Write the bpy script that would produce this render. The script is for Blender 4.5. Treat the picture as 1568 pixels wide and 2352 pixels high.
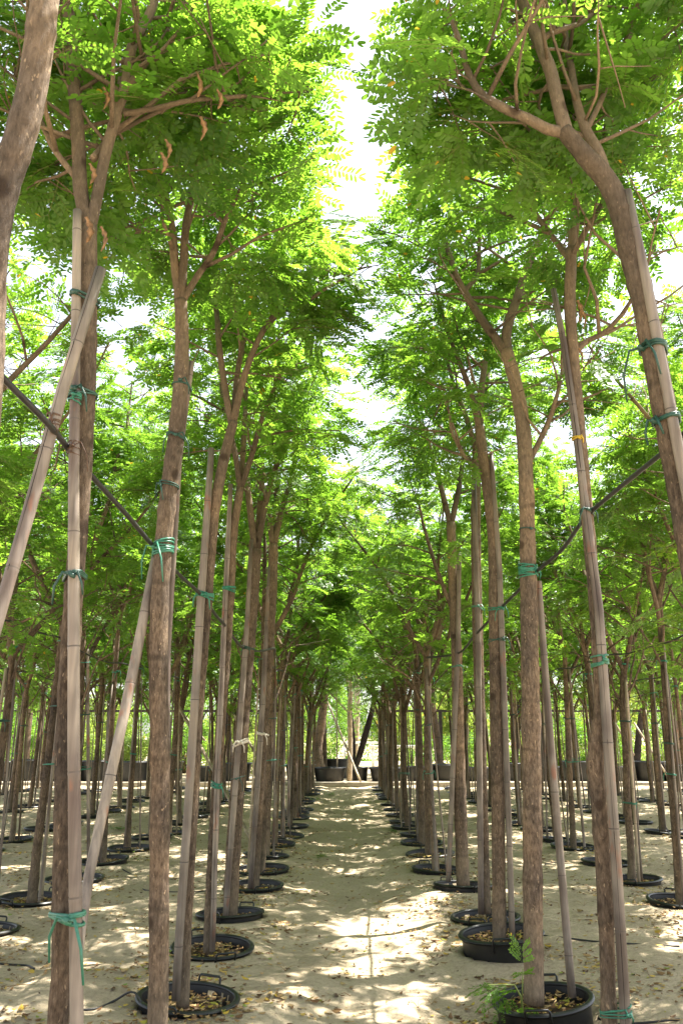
import bpy, bmesh, math, random
import numpy as np
from mathutils import Vector, Matrix

rnd = random.Random(11)
R = math.radians
for o in list(bpy.data.objects):
    bpy.data.objects.remove(o)
SC = bpy.context.scene
COL = SC.collection

# ------------------------------------------------------------------ camera, sky, sun, exposure
FPX, PITCH, YAW, CAMH = 1900.0, R(15.14), R(0.27), 1.5      # focal length in pixels of a 1568 x 2352 frame
cam = bpy.data.cameras.new("camera")
cam.sensor_fit = 'VERTICAL'
cam.sensor_height = 24.0
cam.lens = 24.0 * FPX / 2352.0
cam.clip_start, cam.clip_end = 0.05, 2000
camo = bpy.data.objects.new("camera", cam)
COL.objects.link(camo)
camo.location = (0, 0, CAMH)
camo.rotation_euler = (R(90) + PITCH, 0, YAW)
SC.camera = camo

SUN_DIR = Vector((0.42, 0.20, 1.0)).normalized()            # towards the sun
SUN_EL = math.asin(SUN_DIR.z)
SUN_AZ = math.atan2(SUN_DIR.x, SUN_DIR.y)
world = bpy.data.worlds.new("World")
SC.world = world
world.use_nodes = True
wn = world.node_tree
bg = wn.nodes["Background"]
sky = wn.nodes.new("ShaderNodeTexSky")
sky.sky_type = 'NISHITA'
sky.sun_disc = False
sky.sun_elevation = SUN_EL
sky.sun_rotation = SUN_AZ
sky.air_density = 1.0
sky.dust_density = 2.0
sky.ozone_density = 0.6
bg.inputs["Strength"].default_value = 0.085
pale = wn.nodes.new("ShaderNodeHueSaturation")               # a white, hazy sky
pale.inputs["Saturation"].default_value = 0.40
pale.inputs["Value"].default_value = 1.2
wn.links.new(sky.outputs[0], pale.inputs["Color"])
wn.links.new(pale.outputs[0], bg.inputs[0])
sl = bpy.data.lights.new("sun", 'SUN')
sl.energy = 5.0
sl.angle = R(0.53)
sl.color = (1.0, 0.95, 0.86)
so = bpy.data.objects.new("sun", sl)
COL.objects.link(so)
so.rotation_euler = SUN_DIR.to_track_quat('Z', 'Y').to_euler()
so.location = SUN_DIR * 30
SC.view_settings.view_transform = 'Standard'
SC.view_settings.look = 'None'
SC.view_settings.exposure = 2.22
SC.view_settings.gamma = 1.0
SC.view_settings.use_curve_mapping = False
SC.render.engine = 'CYCLES'
SC.cycles.max_bounces = 10
SC.cycles.diffuse_bounces = 5
SC.cycles.transmission_bounces = 8
SC.cycles.transparent_max_bounces = 8
SC.cycles.sample_clamp_indirect = 8.0
SC.cycles.caustics_reflective = False
SC.cycles.caustics_refractive = False


def P(px, py, d):
    """the point of the photograph's pixel (1568 x 2352) at ground distance d"""
    cx, cy = (px - 784) / FPX, (1176 - py) / FPX
    f = math.cos(PITCH) - cy * math.sin(PITCH)
    u = math.sin(PITCH) + cy * math.cos(PITCH)
    x = cx * math.cos(YAW) - f * math.sin(YAW)
    y = cx * math.sin(YAW) + f * math.cos(YAW)
    k = d / y
    return Vector((x * k, d, CAMH + u * k))


# ------------------------------------------------------------------ object helpers
def tag(o, label=None, cat=None, group=None, kind=None):
    if label: o["label"] = label
    if cat: o["category"] = cat
    if group: o["group"] = group
    if kind: o["kind"] = kind
    return o


def empty(name, loc=(0, 0, 0)):
    o = bpy.data.objects.new(name, None)
    o.empty_display_size = 0.1
    COL.objects.link(o)
    o.location = loc
    return o


class MB:
    """collects shapes and links them as one mesh object"""
    def __init__(s):
        s.v, s.f, s.t, s.m = [], [], [], []

    def add(s, vs, fs, tint=0.5, mi=0):
        n = len(s.v)
        s.v.extend([tuple(v) for v in vs])
        for f in fs:
            s.f.append(tuple(i + n for i in f))
            s.t.append(tint)
            s.m.append(mi)

    def box(s, c, size, rz=0.0, tint=0.5):
        x, y, z = size[0] / 2, size[1] / 2, size[2] / 2
        M = Matrix.Rotation(rz, 3, 'Z')
        vs = [Vector(c) + M @ Vector((a * x, b * y, d * z)) for a in (-1, 1) for b in (-1, 1) for d in (-1, 1)]
        s.add(vs, [(0, 1, 3, 2), (4, 6, 7, 5), (0, 4, 5, 1), (2, 3, 7, 6), (0, 2, 6, 4), (1, 5, 7, 3)], tint)

    def tube(s, pts, rad, n=8, cap=True, bump=0.0, tint=0.5, seed=0):
        pts = [Vector(p) for p in pts]
        rg = random.Random(seed)
        k = len(pts)
        if not hasattr(rad, '__len__'): rad = [rad] * k
        ref = None
        vs, fs = [], []
        for i in range(k):
            d = (pts[min(i + 1, k - 1)] - pts[max(i - 1, 0)])
            if d.length < 1e-9: d = Vector((0, 0, 1))
            d.normalize()
            if ref is None:
                ref = Vector((1, 0, 0)) if abs(d.x) < 0.8 else Vector((0, 1, 0))
            a = (ref - d * ref.dot(d)).normalized()
            b = d.cross(a)
            ref = a
            for j in range(n):
                t = 2 * math.pi * j / n
                r = rad[i] * (1 + (rg.uniform(-bump, bump) if bump else 0))
                vs.append(pts[i] + a * (math.cos(t) * r) + b * (math.sin(t) * r))
        for i in range(k - 1):
            for j in range(n):
                fs.append((i * n + j, i * n + (j + 1) % n, (i + 1) * n + (j + 1) % n, (i + 1) * n + j))
        if cap:
            fs.append(tuple(range(n - 1, -1, -1)))
            fs.append(tuple((k - 1) * n + j for j in range(n)))
        s.add(vs, fs, tint)

    def lathe(s, prof, n=32, c=(0, 0, 0)):
        vs, fs = [], []
        for (r, z) in prof:
            for j in range(n):
                t = 2 * math.pi * j / n
                vs.append((c[0] + r * math.cos(t), c[1] + r * math.sin(t), c[2] + z))
        for i in range(len(prof) - 1):
            for j in range(n):
                fs.append((i * n + j, i * n + (j + 1) % n, (i + 1) * n + (j + 1) % n, (i + 1) * n + j))
        s.add(vs, fs)

    def build(s, name, mats, parent=None, smooth=True):
        me = bpy.data.meshes.new(name)
        me.from_pydata(s.v, [], s.f)
        a = me.attributes.new('tint', 'FLOAT', 'FACE')
        a.data.foreach_set('value', s.t)
        if not isinstance(mats, (list, tuple)): mats = [mats]
        for m in mats: me.materials.append(m)
        if smooth: me.polygons.foreach_set('use_smooth', [True] * len(s.f))
        if len(mats) > 1: me.polygons.foreach_set('material_index', s.m)
        me.update()
        o = bpy.data.objects.new(name, me)
        COL.objects.link(o)
        if parent: o.parent = parent
        return o


def smooth_path(pts, per=5):
    """Catmull-Rom through pts; each point is (x, y, z[, r])"""
    A = [np.array(p, float) for p in pts]
    n = len(A)
    t = [0.0]
    for a, b in zip(A[:-1], A[1:]): t.append(t[-1] + max(1e-6, float(np.linalg.norm(b[:3] - a[:3]))))
    M = []
    for i in range(n):
        if i == 0: M.append((A[1] - A[0]) / (t[1] - t[0]))
        elif i == n - 1: M.append((A[-1] - A[-2]) / (t[-1] - t[-2]))
        else:
            h0, h1 = t[i] - t[i - 1], t[i + 1] - t[i]
            M.append(((A[i] - A[i - 1]) / h0 * h1 + (A[i + 1] - A[i]) / h1 * h0) / (h0 + h1))
    out = []
    for i in range(n - 1):
        h = t[i + 1] - t[i]
        k2 = max(per, min(40, int(h / 0.09)))
        for k in range(k2):
            u = k / k2
            out.append(A[i] * (2 * u ** 3 - 3 * u * u + 1) + M[i] * h * (u ** 3 - 2 * u * u + u) + A[i + 1] * (3 * u * u - 2 * u ** 3) + M[i + 1] * h * (u ** 3 - u * u))
    out.append(A[-1])
    return out


def at_height(path, z):
    """point (x, y, z, r) of a path at height z"""
    for a, b in zip(path[:-1], path[1:]):
        if a[2] <= z <= b[2] or b[2] <= z <= a[2]:
            t = (z - a[2]) / (b[2] - a[2] + 1e-9)
            return a + (b - a) * t
    return path[0] if abs(path[0][2] - z) < abs(path[-1][2] - z) else path[-1]


# ------------------------------------------------------------------ materials
def mat(name):
    m = bpy.data.materials.new(name)
    m.use_nodes = True
    nt = m.node_tree
    return m, nt, nt.nodes["Principled BSDF"], nt.links.new


def node(nt, t, **kw):
    n = nt.nodes.new(t)
    for k, v in kw.items(): setattr(n, k, v)
    return n


def ramp(nt, stops, interp='LINEAR'):
    n = nt.nodes.new("ShaderNodeValToRGB")
    cr = n.color_ramp
    cr.interpolation = interp
    while len(cr.elements) < len(stops): cr.elements.new(0.5)
    for e, (p, c) in zip(cr.elements, stops):
        e.position = p
        e.color = (*c, 1)
    return n


def noise(nt, lk, coord, scale, detail=4, rough=0.6, stretch=None):
    n = node(nt, "ShaderNodeTexNoise")
    n.inputs["Scale"].default_value = scale
    n.inputs["Detail"].default_value = detail
    n.inputs["Roughness"].default_value = rough
    if stretch:
        mp = node(nt, "ShaderNodeMapping")
        mp.inputs["Scale"].default_value = stretch
        lk(coord, mp.inputs[0])
        lk(mp.outputs[0], n.inputs["Vector"])
    else:
        lk(coord, n.inputs["Vector"])
    return n


def mixc(nt, lk, fac, a, b, mode='MIX'):
    n = node(nt, "ShaderNodeMix", data_type='RGBA', blend_type=mode)
    for sock, v in ((n.inputs["Factor"], fac), (n.inputs[6], a), (n.inputs[7], b)):
        if hasattr(v, 'is_output'): lk(v, sock)
        elif isinstance(v, tuple): sock.default_value = (*v, 1)
        else: sock.default_value = v
    return n.outputs[2]


def bumpn(nt, lk, h, strength, dist, b):
    n = node(nt, "ShaderNodeBump")
    n.inputs["Strength"].default_value = strength
    n.inputs["Distance"].default_value = dist
    lk(h, n.inputs["Height"])
    lk(n.outputs[0], b.inputs["Normal"])


def leaf_material(name, c_dark, c_light, t_dark, t_light, yellow=(0.55, 0.36, 0.03), fac=0.5):
    m, nt, b, lk = mat(name)
    at = node(nt, "ShaderNodeAttribute", attribute_name='tint')
    geo = node(nt, "ShaderNodeNewGeometry")
    oi = node(nt, "ShaderNodeObjectInfo")
    add = node(nt, "ShaderNodeMath", operation='MULTIPLY_ADD')
    lk(geo.outputs["Random Per Island"], add.inputs[0])
    add.inputs[1].default_value = 0.25
    lk(at.outputs["Fac"], add.inputs[2])
    ad2 = node(nt, "ShaderNodeMath", operation='MULTIPLY_ADD')
    lk(oi.outputs["Random"], ad2.inputs[0])
    ad2.inputs[1].default_value = 0.30
    lk(add.outputs[0], ad2.inputs[2])
    r1 = ramp(nt, [(0.1, c_dark), (0.95, c_light), (1.395, c_light), (1.0, c_light)][:2] )
    r2 = ramp(nt, [(0.1, t_dark), (0.95, t_light)])
    lk(ad2.outputs[0], r1.inputs[0])
    lk(ad2.outputs[0], r2.inputs[0])
    gt = node(nt, "ShaderNodeMath", operation='GREATER_THAN')
    lk(geo.outputs["Random Per Island"], gt.inputs[0])
    gt.inputs[1].default_value = 0.997
    col = mixc(nt, lk, gt.outputs[0], r1.outputs[0], yellow)
    tcol = mixc(nt, lk, gt.outputs[0], r2.outputs[0], yellow)
    lk(col, b.inputs["Base Color"])
    b.inputs["Roughness"].default_value = 0.42
    b.inputs["Specular IOR Level"].default_value = 0.4
    tr = node(nt, "ShaderNodeBsdfTranslucent")
    lk(tcol, tr.inputs["Color"])
    mx = node(nt, "ShaderNodeMixShader")
    mx.inputs[0].default_value = fac
    lk(b.outputs[0], mx.inputs[1])
    lk(tr.outputs[0], mx.inputs[2])
    lk(mx.outputs[0], nt.nodes["Material Output"].inputs["Surface"])
    return m


LEAF = leaf_material("leaf_green", (0.030, 0.085, 0.016), (0.10, 0.20, 0.024), (0.15, 0.34, 0.016), (0.37, 0.62, 0.06), fac=0.46)
LEAF_BG = leaf_material("leaf_yellow_green", (0.08, 0.13, 0.025), (0.20, 0.24, 0.05), (0.26, 0.42, 0.05), (0.50, 0.58, 0.10))
LEAF_DARK = leaf_material("leaf_dark_green", (0.02, 0.05, 0.015), (0.05, 0.10, 0.025), (0.06, 0.16, 0.02), (0.16, 0.30, 0.04))


def bark_material(name, dark, mid, light, top):
    m, nt, b, lk = mat(name)
    tc = node(nt, "ShaderNodeTexCoord")
    oi = node(nt, "ShaderNodeObjectInfo")
    va = node(nt, "ShaderNodeVectorMath", operation='MULTIPLY_ADD')
    lk(oi.outputs["Random"], va.inputs[0])
    va.inputs[1].default_value = (7, 7, 7)
    lk(tc.outputs["Object"], va.inputs[2])
    co = va.outputs[0]
    n1 = noise(nt, lk, co, 55, 6, 0.7, (1.3, 1.3, 0.42))
    n2 = noise(nt, lk, co, 7, 4, 0.6, (1, 1, 0.6))
    n3 = noise(nt, lk, co, 85, 2, 0.5, (1, 1, 0.45))
    r1 = ramp(nt, [(0.34, dark), (0.52, mid), (0.70, light)])
    lk(n1.outputs["Fac"], r1.inputs[0])
    r2 = ramp(nt, [(0.3, (0.62, 0.62, 0.66)), (0.7, (1.25, 1.15, 1.05))])
    lk(n2.outputs["Fac"], r2.inputs[0])
    c = mixc(nt, lk, 1.0, r1.outputs[0], r2.outputs[0], 'MULTIPLY')
    sp = ramp(nt, [(0.66, (0, 0, 0)), (0.72, (1, 1, 1))])
    lk(n3.outputs["Fac"], sp.inputs[0])
    c = mixc(nt, lk, sp.outputs[0], c, (light[0] * 1.35, light[1] * 1.25, light[2] * 1.1))
    # ring scars round the stem
    w = node(nt, "ShaderNodeTexWave", wave_type='BANDS', bands_direction='Z', wave_profile='SIN')
    w.inputs["Scale"].default_value = 0.8
    w.inputs["Distortion"].default_value = 9
    w.inputs["Detail"].default_value = 2
    w.inputs["Detail Scale"].default_value = 0.6
    lk(co, w.inputs["Vector"])
    rw = ramp(nt, [(0.975, (0, 0, 0)), (1.0, (0.45, 0.45, 0.45))])
    lk(w.outputs["Fac"], rw.inputs[0])
    c = mixc(nt, lk, rw.outputs[0], c, (dark[0] * 0.7, dark[1] * 0.7, dark[2] * 0.7))
    # younger, smoother, greener-grey bark higher up
    sx = node(nt, "ShaderNodeSeparateXYZ")
    lk(tc.outputs["Object"], sx.inputs[0])
    mr = node(nt, "ShaderNodeMapRange")
    mr.inputs["From Min"].default_value = 2.2
    mr.inputs["From Max"].default_value = 4.6
    mr.inputs["To Max"].default_value = 0.55
    lk(sx.outputs["Z"], mr.inputs[0])
    c = mixc(nt, lk, mr.outputs[0], c, top)
    vo = node(nt, "ShaderNodeTexVoronoi")
    vo.inputs["Scale"].default_value = 4.2
    lk(co, vo.inputs["Vector"])
    rv = ramp(nt, [(0.0, (0.9, 0.9, 0.9)), (0.10, (0.75, 0.75, 0.75)), (0.16, (0, 0, 0))])
    lk(vo.outputs["Distance"], rv.inputs[0])
    c = mixc(nt, lk, rv.outputs[0], c, (dark[0] * 0.7, dark[1] * 0.6, dark[2] * 0.55))
    n4 = noise(nt, lk, co, 2.3, 4, 0.6, (1, 1, 0.5))
    r4 = ramp(nt, [(0.32, (0.62, 0.63, 0.66)), (0.5, (1, 1, 1)), (0.68, (1.35, 1.28, 1.2))])
    lk(n4.outputs["Fac"], r4.inputs[0])
    c = mixc(nt, lk, 1.0, c, r4.outputs[0], 'MULTIPLY')
    du = node(nt, "ShaderNodeMapRange")
    du.inputs["From Min"].default_value = 0.05
    du.inputs["From Max"].default_value = 0.55
    du.inputs["To Min"].default_value = 0.6
    du.inputs["To Max"].default_value = 0.0
    lk(sx.outputs["Z"], du.inputs[0])
    dm = node(nt, "ShaderNodeMath", operation='MULTIPLY')
    lk(du.outputs[0], dm.inputs[0])
    lk(n2.outputs["Fac"], dm.inputs[1])
    c = mixc(nt, lk, dm.outputs[0], c, (0.27, 0.22, 0.15))
    hv = node(nt, "ShaderNodeHueSaturation")
    mv = node(nt, "ShaderNodeMapRange")
    mv.inputs["To Min"].default_value = 0.8
    mv.inputs["To Max"].default_value = 1.25
    lk(oi.outputs["Random"], mv.inputs[0])
    lk(mv.outputs[0], hv.inputs["Value"])
    lk(c, hv.inputs["Color"])
    lk(hv.outputs[0], b.inputs["Base Color"])
    b.inputs["Roughness"].default_value = 0.9
    b.inputs["Specular IOR Level"].default_value = 0.15
    bumpn(nt, lk, n1.outputs["Fac"], 0.9, 0.012, b)
    return m


BARK = bark_material("bark_brown", (0.060, 0.046, 0.034), (0.140, 0.108, 0.079), (0.22, 0.174, 0.130), (0.195, 0.152, 0.106))
BARK_DARK = bark_material("bark_blackish", (0.018, 0.015, 0.013), (0.05, 0.04, 0.034), (0.10, 0.085, 0.075), (0.06, 0.05, 0.04))
BARK_PALE = bark_material("bark_pale", (0.20, 0.16, 0.12), (0.34, 0.29, 0.22), (0.48, 0.42, 0.34), (0.36, 0.31, 0.24))


def bamboo_material(name, a, bcol, stain, crack):
    m, nt, b, lk = mat(name)
    tc = node(nt, "ShaderNodeTexCoord")
    oi = node(nt, "ShaderNodeObjectInfo")
    va = node(nt, "ShaderNodeVectorMath", operation='MULTIPLY_ADD')
    lk(oi.outputs["Random"], va.inputs[0])
    va.inputs[1].default_value = (9, 5, 3)
    lk(tc.outputs["Object"], va.inputs[2])
    co = va.outputs[0]
    n1 = noise(nt, lk, co, 40, 4, 0.6, (1, 1, 0.04))
    n2 = noise(nt, lk, co, 3.2, 3, 0.6, (1, 1, 0.7))
    n3 = noise(nt, lk, co, 9, 3, 0.5, (1.4, 1.4, 0.5))
    r1 = ramp(nt, [(0.25, (a[0] * 0.8, a[1] * 0.72, a[2] * 0.75)), (0.42, a), (0.58, bcol), (0.75, (bcol[0] * 1.25, bcol[1] * 1.2, bcol[2] * 1.1))])
    lk(n2.outputs["Fac"], r1.inputs[0])
    r2 = ramp(nt, [(0.3, (0.62, 0.62, 0.62)), (0.5, (1, 1, 1)), (0.7, (1.25, 1.25, 1.25))])
    lk(n1.outputs["Fac"], r2.inputs[0])
    c = mixc(nt, lk, 1.0, r1.outputs[0], r2.outputs[0], 'MULTIPLY')
    r3 = ramp(nt, [(0.62, (0, 0, 0)), (0.72, (0.65, 0.65, 0.65))])
    lk(n3.outputs["Fac"], r3.inputs[0])
    c = mixc(nt, lk, r3.outputs[0], c, stain)
    at = node(nt, "ShaderNodeAttribute", attribute_name='tint')      # nodes and splits are marked on the mesh
    nd = node(nt, "ShaderNodeMath", operation='GREATER_THAN')
    lk(at.outputs["Fac"], nd.inputs[0])
    nd.inputs[1].default_value = 0.9
    c = mixc(nt, lk, nd.outputs[0], c, crack)
    hv = node(nt, "ShaderNodeHueSaturation")
    mv = node(nt, "ShaderNodeMapRange")
    mv.inputs["To Min"].default_value = 0.75
    mv.inputs["To Max"].default_value = 1.2
    lk(oi.outputs["Random"], mv.inputs[0])
    lk(mv.outputs[0], hv.inputs["Value"])
    lk(c, hv.inputs["Color"])
    lk(hv.outputs[0], b.inputs["Base Color"])
    b.inputs["Roughness"].default_value = 0.5
    b.inputs["Specular IOR Level"].default_value = 0.3
    bumpn(nt, lk, n1.outputs["Fac"], 0.25, 0.003, b)
    return m


BAMBOO = bamboo_material("bamboo_grey", (0.125, 0.098, 0.080), (0.225, 0.188, 0.152), (0.26, 0.10, 0.05), (0.095, 0.076, 0.062))
BAMBOO_LT = bamboo_material("bamboo_straw", (0.19, 0.145, 0.095), (0.31, 0.255, 0.18), (0.32, 0.17, 0.07), (0.12, 0.09, 0.06))


def plain(name, col, rough=0.5, spec=0.5, var=0.12, scale=30, bump=0.0, fade=False):
    m, nt, b, lk = mat(name)
    tc = node(nt, "ShaderNodeTexCoord")
    n1 = noise(nt, lk, tc.outputs["Object"], scale, 4, 0.6)
    r1 = ramp(nt, [(0.3, tuple(x * (1 - var) for x in col)), (0.7, tuple(min(1, x * (1 + var)) for x in col))])
    lk(n1.outputs["Fac"], r1.inputs[0])
    out = r1.outputs[0]
    if fade:                                                   # sun-bleached to different degrees
        oi = node(nt, "ShaderNodeObjectInfo")
        f1 = node(nt, "ShaderNodeMapRange")
        f1.inputs["To Min"].default_value = 0.0
        f1.inputs["To Max"].default_value = 0.28
        lk(oi.outputs["Random"], f1.inputs[0])
        out = mixc(nt, lk, f1.outputs[0], out, (0.12, 0.16, 0.12) if fade == 1 else (0.03, 0.06, 0.045))
    lk(out, b.inputs["Base Color"])
    b.inputs["Roughness"].default_value = rough
    b.inputs["Specular IOR Level"].default_value = spec
    if bump: bumpn(nt, lk, n1.outputs["Fac"], 0.5, bump, b)
    return m


def pot_material():
    m, nt, b, lk = mat("black_plastic")
    tc = node(nt, "ShaderNodeTexCoord")
    n1 = noise(nt, lk, tc.outputs["Object"], 9, 5, 0.7)
    r1 = ramp(nt, [(0.5, (0.006, 0.0065, 0.007)), (0.66, (0.014, 0.014, 0.0135)), (0.82, (0.075, 0.062, 0.045))])
    lk(n1.outputs["Fac"], r1.inputs[0])
    lk(r1.outputs[0], b.inputs["Base Color"])
    b.inputs["Roughness"].default_value = 0.42
    return m


POT = pot_material()
SOIL = plain("potting_soil", (0.085, 0.06, 0.04), 0.95, 0.1, 0.5, 40, 0.02)
TAPE = plain("green_tape", (0.012, 0.17, 0.105), 0.4, 0.5, 0.25, 60, fade=1)
TAPE_DK = plain("dark_green_tube", (0.015, 0.065, 0.048), 0.4, 0.5, 0.25, 60, fade=2)
CLOTHM = plain("white_rag", (0.62, 0.56, 0.47), 0.8, 0.2, 0.15, 40)
WIREM = plain("rusty_wire", (0.10, 0.055, 0.035), 0.6, 0.4, 0.3, 80)
YELTIE = plain("yellow_tape", (0.5, 0.34, 0.03), 0.5, 0.4, 0.1)
HOSE = plain("black_hose", (0.022, 0.021, 0.021), 0.5, 0.4, 0.4, 14)
PODM = plain("seed_pod", (0.20, 0.112, 0.05), 0.55, 0.3, 0.55, 45)
STEM = plain("leaf_stalk", (0.16, 0.19, 0.05), 0.6, 0.3, 0.2)
CONC = plain("concrete", (0.33, 0.30, 0.25), 0.95, 0.1, 0.25, 6, 0.01)
WHITE = plain("white_paint", (0.72, 0.72, 0.70), 0.5, 0.4, 0.06, 3)
IRON = plain("dark_iron", (0.035, 0.026, 0.022), 0.6, 0.4, 0.3, 8)
TEAL = plain("teal_plastic", (0.01, 0.28, 0.20), 0.45, 0.5, 0.15, 6)


def litter_material():
    m, nt, b, lk = mat("dry_leaves")
    at = node(nt, "ShaderNodeAttribute", attribute_name='tint')
    r1 = ramp(nt, [(0.0, (0.06, 0.032, 0.016)), (0.3, (0.15, 0.078, 0.032)), (0.55, (0.26, 0.165, 0.07)), (0.8, (0.36, 0.26, 0.125)), (0.93, (0.42, 0.28, 0.04)), (1.0, (0.16, 0.24, 0.04))])
    lk(at.outputs["Fac"], r1.inputs[0])
    lk(r1.outputs[0], b.inputs["Base Color"])
    b.inputs["Roughness"].default_value = 0.75
    b.inputs["Specular IOR Level"].default_value = 0.2
    return m


LITTER = litter_material()


def sand_material():
    m, nt, b, lk = mat("sand")
    tc = node(nt, "ShaderNodeTexCoord")
    co = tc.outputs["Object"]
    n1 = noise(nt, lk, co, 1.3, 5, 0.6)
    n2 = noise(nt, lk, co, 38, 5, 0.7)
    n3 = noise(nt, lk, co, 210, 3, 0.7)
    r1 = ramp(nt, [(0.3, (0.352, 0.284, 0.192)), (0.7, (0.468, 0.384, 0.268))])
    lk(n1.outputs["Fac"], r1.inputs[0])
    r2 = ramp(nt, [(0.28, (0.70, 0.68, 0.64)), (0.5, (1, 1, 1)), (0.75, (1.12, 1.11, 1.08))])
    lk(n2.outputs["Fac"], r2.inputs[0])
    c = mixc(nt, lk, 1.0, r1.outputs[0], r2.outputs[0], 'MULTIPLY')
    r3 = ramp(nt, [(0.30, (0.6, 0.58, 0.55)), (0.42, (1, 1, 1))])
    lk(n3.outputs["Fac"], r3.inputs[0])
    c = mixc(nt, lk, 1.0, c, r3.outputs[0], 'MULTIPLY')
    lk(c, b.inputs["Base Color"])
    b.inputs["Roughness"].default_value = 0.95
    b.inputs["Specular IOR Level"].default_value = 0.1
    ad = node(nt, "ShaderNodeMath", operation='MULTIPLY_ADD')
    lk(n3.outputs["Fac"], ad.inputs[0])
    ad.inputs[1].default_value = 0.25
    lk(n2.outputs["Fac"], ad.inputs[2])
    bumpn(nt, lk, ad.outputs[0], 0.8, 0.02, b)
    return m


SAND = sand_material()

# ------------------------------------------------------------------ the plan: rows of trees across the plot
KERB_D = 26.5
ROWS = [("first row left of the path", -0.98), ("first row right of the path", 1.10),
        ("second row left of the path", -2.92), ("second row right of the path", 3.12),
        ("third row left of the path", -4.92), ("third row right of the path", 5.12),
        ("fourth row left of the path", -6.92), ("fourth row right of the path", 7.12),
        ("fifth row left of the path", -8.95), ("fifth row right of the path", 9.12),
        ("sixth row left of the path", -10.95), ("sixth row right of the path", 11.12)]
ORD = "first second third fourth fifth sixth seventh eighth ninth tenth eleventh twelfth thirteenth fourteenth fifteenth sixteenth seventeenth eighteenth nineteenth twentieth twenty-first twenty-second".split()
PLAN = []            # (row index, order in row, x, d)
for ri, (rn, rx) in enumerate(ROWS):
    if ri < 2:
        ds = [1.85 + 1.2 * k for k in range(21)]
    else:
        dmin = ((abs(rx) - 0.9) / 0.413 - 1.1) / 0.965
        k0 = max(4, math.ceil(dmin / 1.2))
        ds = [1.2 * k for k in range(k0, 22)]
    j = 0
    for d in ds:
        if ri == 1 and d < 2: continue
        PLAN.append((ri, j, rx + rnd.uniform(-0.05, 0.05) * (1 if d > 9 else 0.4), d + (rnd.uniform(-0.07, 0.07) if d > 9 else 0)))
        j += 1

DRAWN = {(0, 0): (-0.93, 1.85), (0, 1): (-1.06, 3.05), (0, 2): (P(362, 2352, 4.25).x, 4.25), (0, 3): (P(420, 2312, 5.45).x + 0.02, 5.5), (0, 4): (P(478, 2195, 6.65).x + 0.03, 6.65),
         (0, 5): (P(528, 2118, 7.87).x, 7.87), (0, 6): (P(582, 2055, 9.07).x, 9.07), (1, 0): (1.36, 3.05), (1, 1): (P(1399, 2352, 4.25).x, 4.25), (1, 2): (P(1226, 2305, 5.45).x + 0.05, 5.45),
         (1, 3): (P(1146, 2182, 6.65).x + 0.02, 6.67), (1, 4): (P(1114, 2098, 7.87).x, 7.87), (1, 5): (P(1063, 2038, 9.05).x, 9.05)}
PLAN = [(ri, j, *DRAWN.get((ri, j), (x, d))) for (ri, j, x, d) in PLAN]

# ------------------------------------------------------------------ ground: one sheet to the horizon
def vnoise(x, y, s, seed):
    rs = np.random.RandomState(seed)
    g = rs.rand(128, 128)
    fx, fy = (x / s) % 128, (y / s) % 128
    ix, iy = np.floor(fx).astype(int), np.floor(fy).astype(int)
    tx, ty = fx - ix, fy - iy
    tx, ty = tx * tx * (3 - 2 * tx), ty * ty * (3 - 2 * ty)
    a, b = g[ix % 128, iy % 128], g[(ix + 1) % 128, iy % 128]
    c, d = g[ix % 128, (iy + 1) % 128], g[(ix + 1) % 128, (iy + 1) % 128]
    return (a * (1 - tx) + b * tx) * (1 - ty) + (c * (1 - tx) + d * tx) * ty - 0.5


def ground_h(x, y):
    x, y = np.asarray(x, float), np.asarray(y, float)
    h = 0.075 * vnoise(x, y, 1.1, 1) + 0.05 * vnoise(x, y, 0.40, 2) + 0.030 * vnoise(x, y, 0.16, 3)
    h = h + 0.012 * vnoise(x, y, 0.09, 5)
    h = h - 0.05 * np.exp(-((x - 0.05) / 0.75) ** 2)                 # the trodden path lies a little lower
    near = np.exp(-((x - 1.0) / 0.55) ** 2 - ((y - 5.9) / 1.1) ** 2)  # scoured sand round the two pots on the right
    h = h - 0.09 * near
    h = np.where(y > KERB_D, 0.10 + 0.2 * h, h)
    far = np.clip((np.hypot(x, y) - 34) / 20, 0, 1)
    return h * (1 - far) + 0.1 * far


def axis(stops):
    out = []
    for a, b, s in stops:
        out.extend(np.linspace(a, b, max(1, round((b - a) / s)), endpoint=False))
    out.append(stops[-1][1])
    return np.array(out)


gx = axis([(-700, -60, 80), (-60, -13, 3), (-13, -5, 0.10), (-5, 5, 0.045), (5, 13, 0.10), (13, 60, 3), (60, 700, 80)])
gy = axis([(-60, 0, 6), (0, 2, 0.2), (2, 13, 0.045), (13, 27, 0.09), (27, 60, 1.0), (60, 900, 60)])
GX, GY = np.meshgrid(gx, gy)
H = ground_h(GX, GY)
for (ri, j, x, d) in PLAN:
    i0, i1 = np.searchsorted(gx, (x - 0.5, x + 0.5))
    k0, k1 = np.searchsorted(gy, (d - 0.5, d + 0.5))
    sub = np.hypot(GX[k0:k1, i0:i1] - x, GY[k0:k1, i0:i1] - d)
    lift = np.clip((0.46 - sub) / 0.14, 0, 1)            # sand levelled round each pot
    H[k0:k1, i0:i1] = H[k0:k1, i0:i1] * (1 - lift) + (float(ground_h(x, d)) - 0.004) * lift
    H[k0:k1, i0:i1] = np.where(sub < (0.25 if d < 13 and abs(x) < 5 else 0.21), -0.4, H[k0:k1, i0:i1])
nv = np.stack([GX.ravel(), GY.ravel(), H.ravel()], 1)
ny, nx = GX.shape
idx = np.arange(nx * ny).reshape(ny, nx)
quads = np.stack([idx[:-1, :-1].ravel(), idx[:-1, 1:].ravel(), idx[1:, 1:].ravel(), idx[1:, :-1].ravel()], 1)


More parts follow.
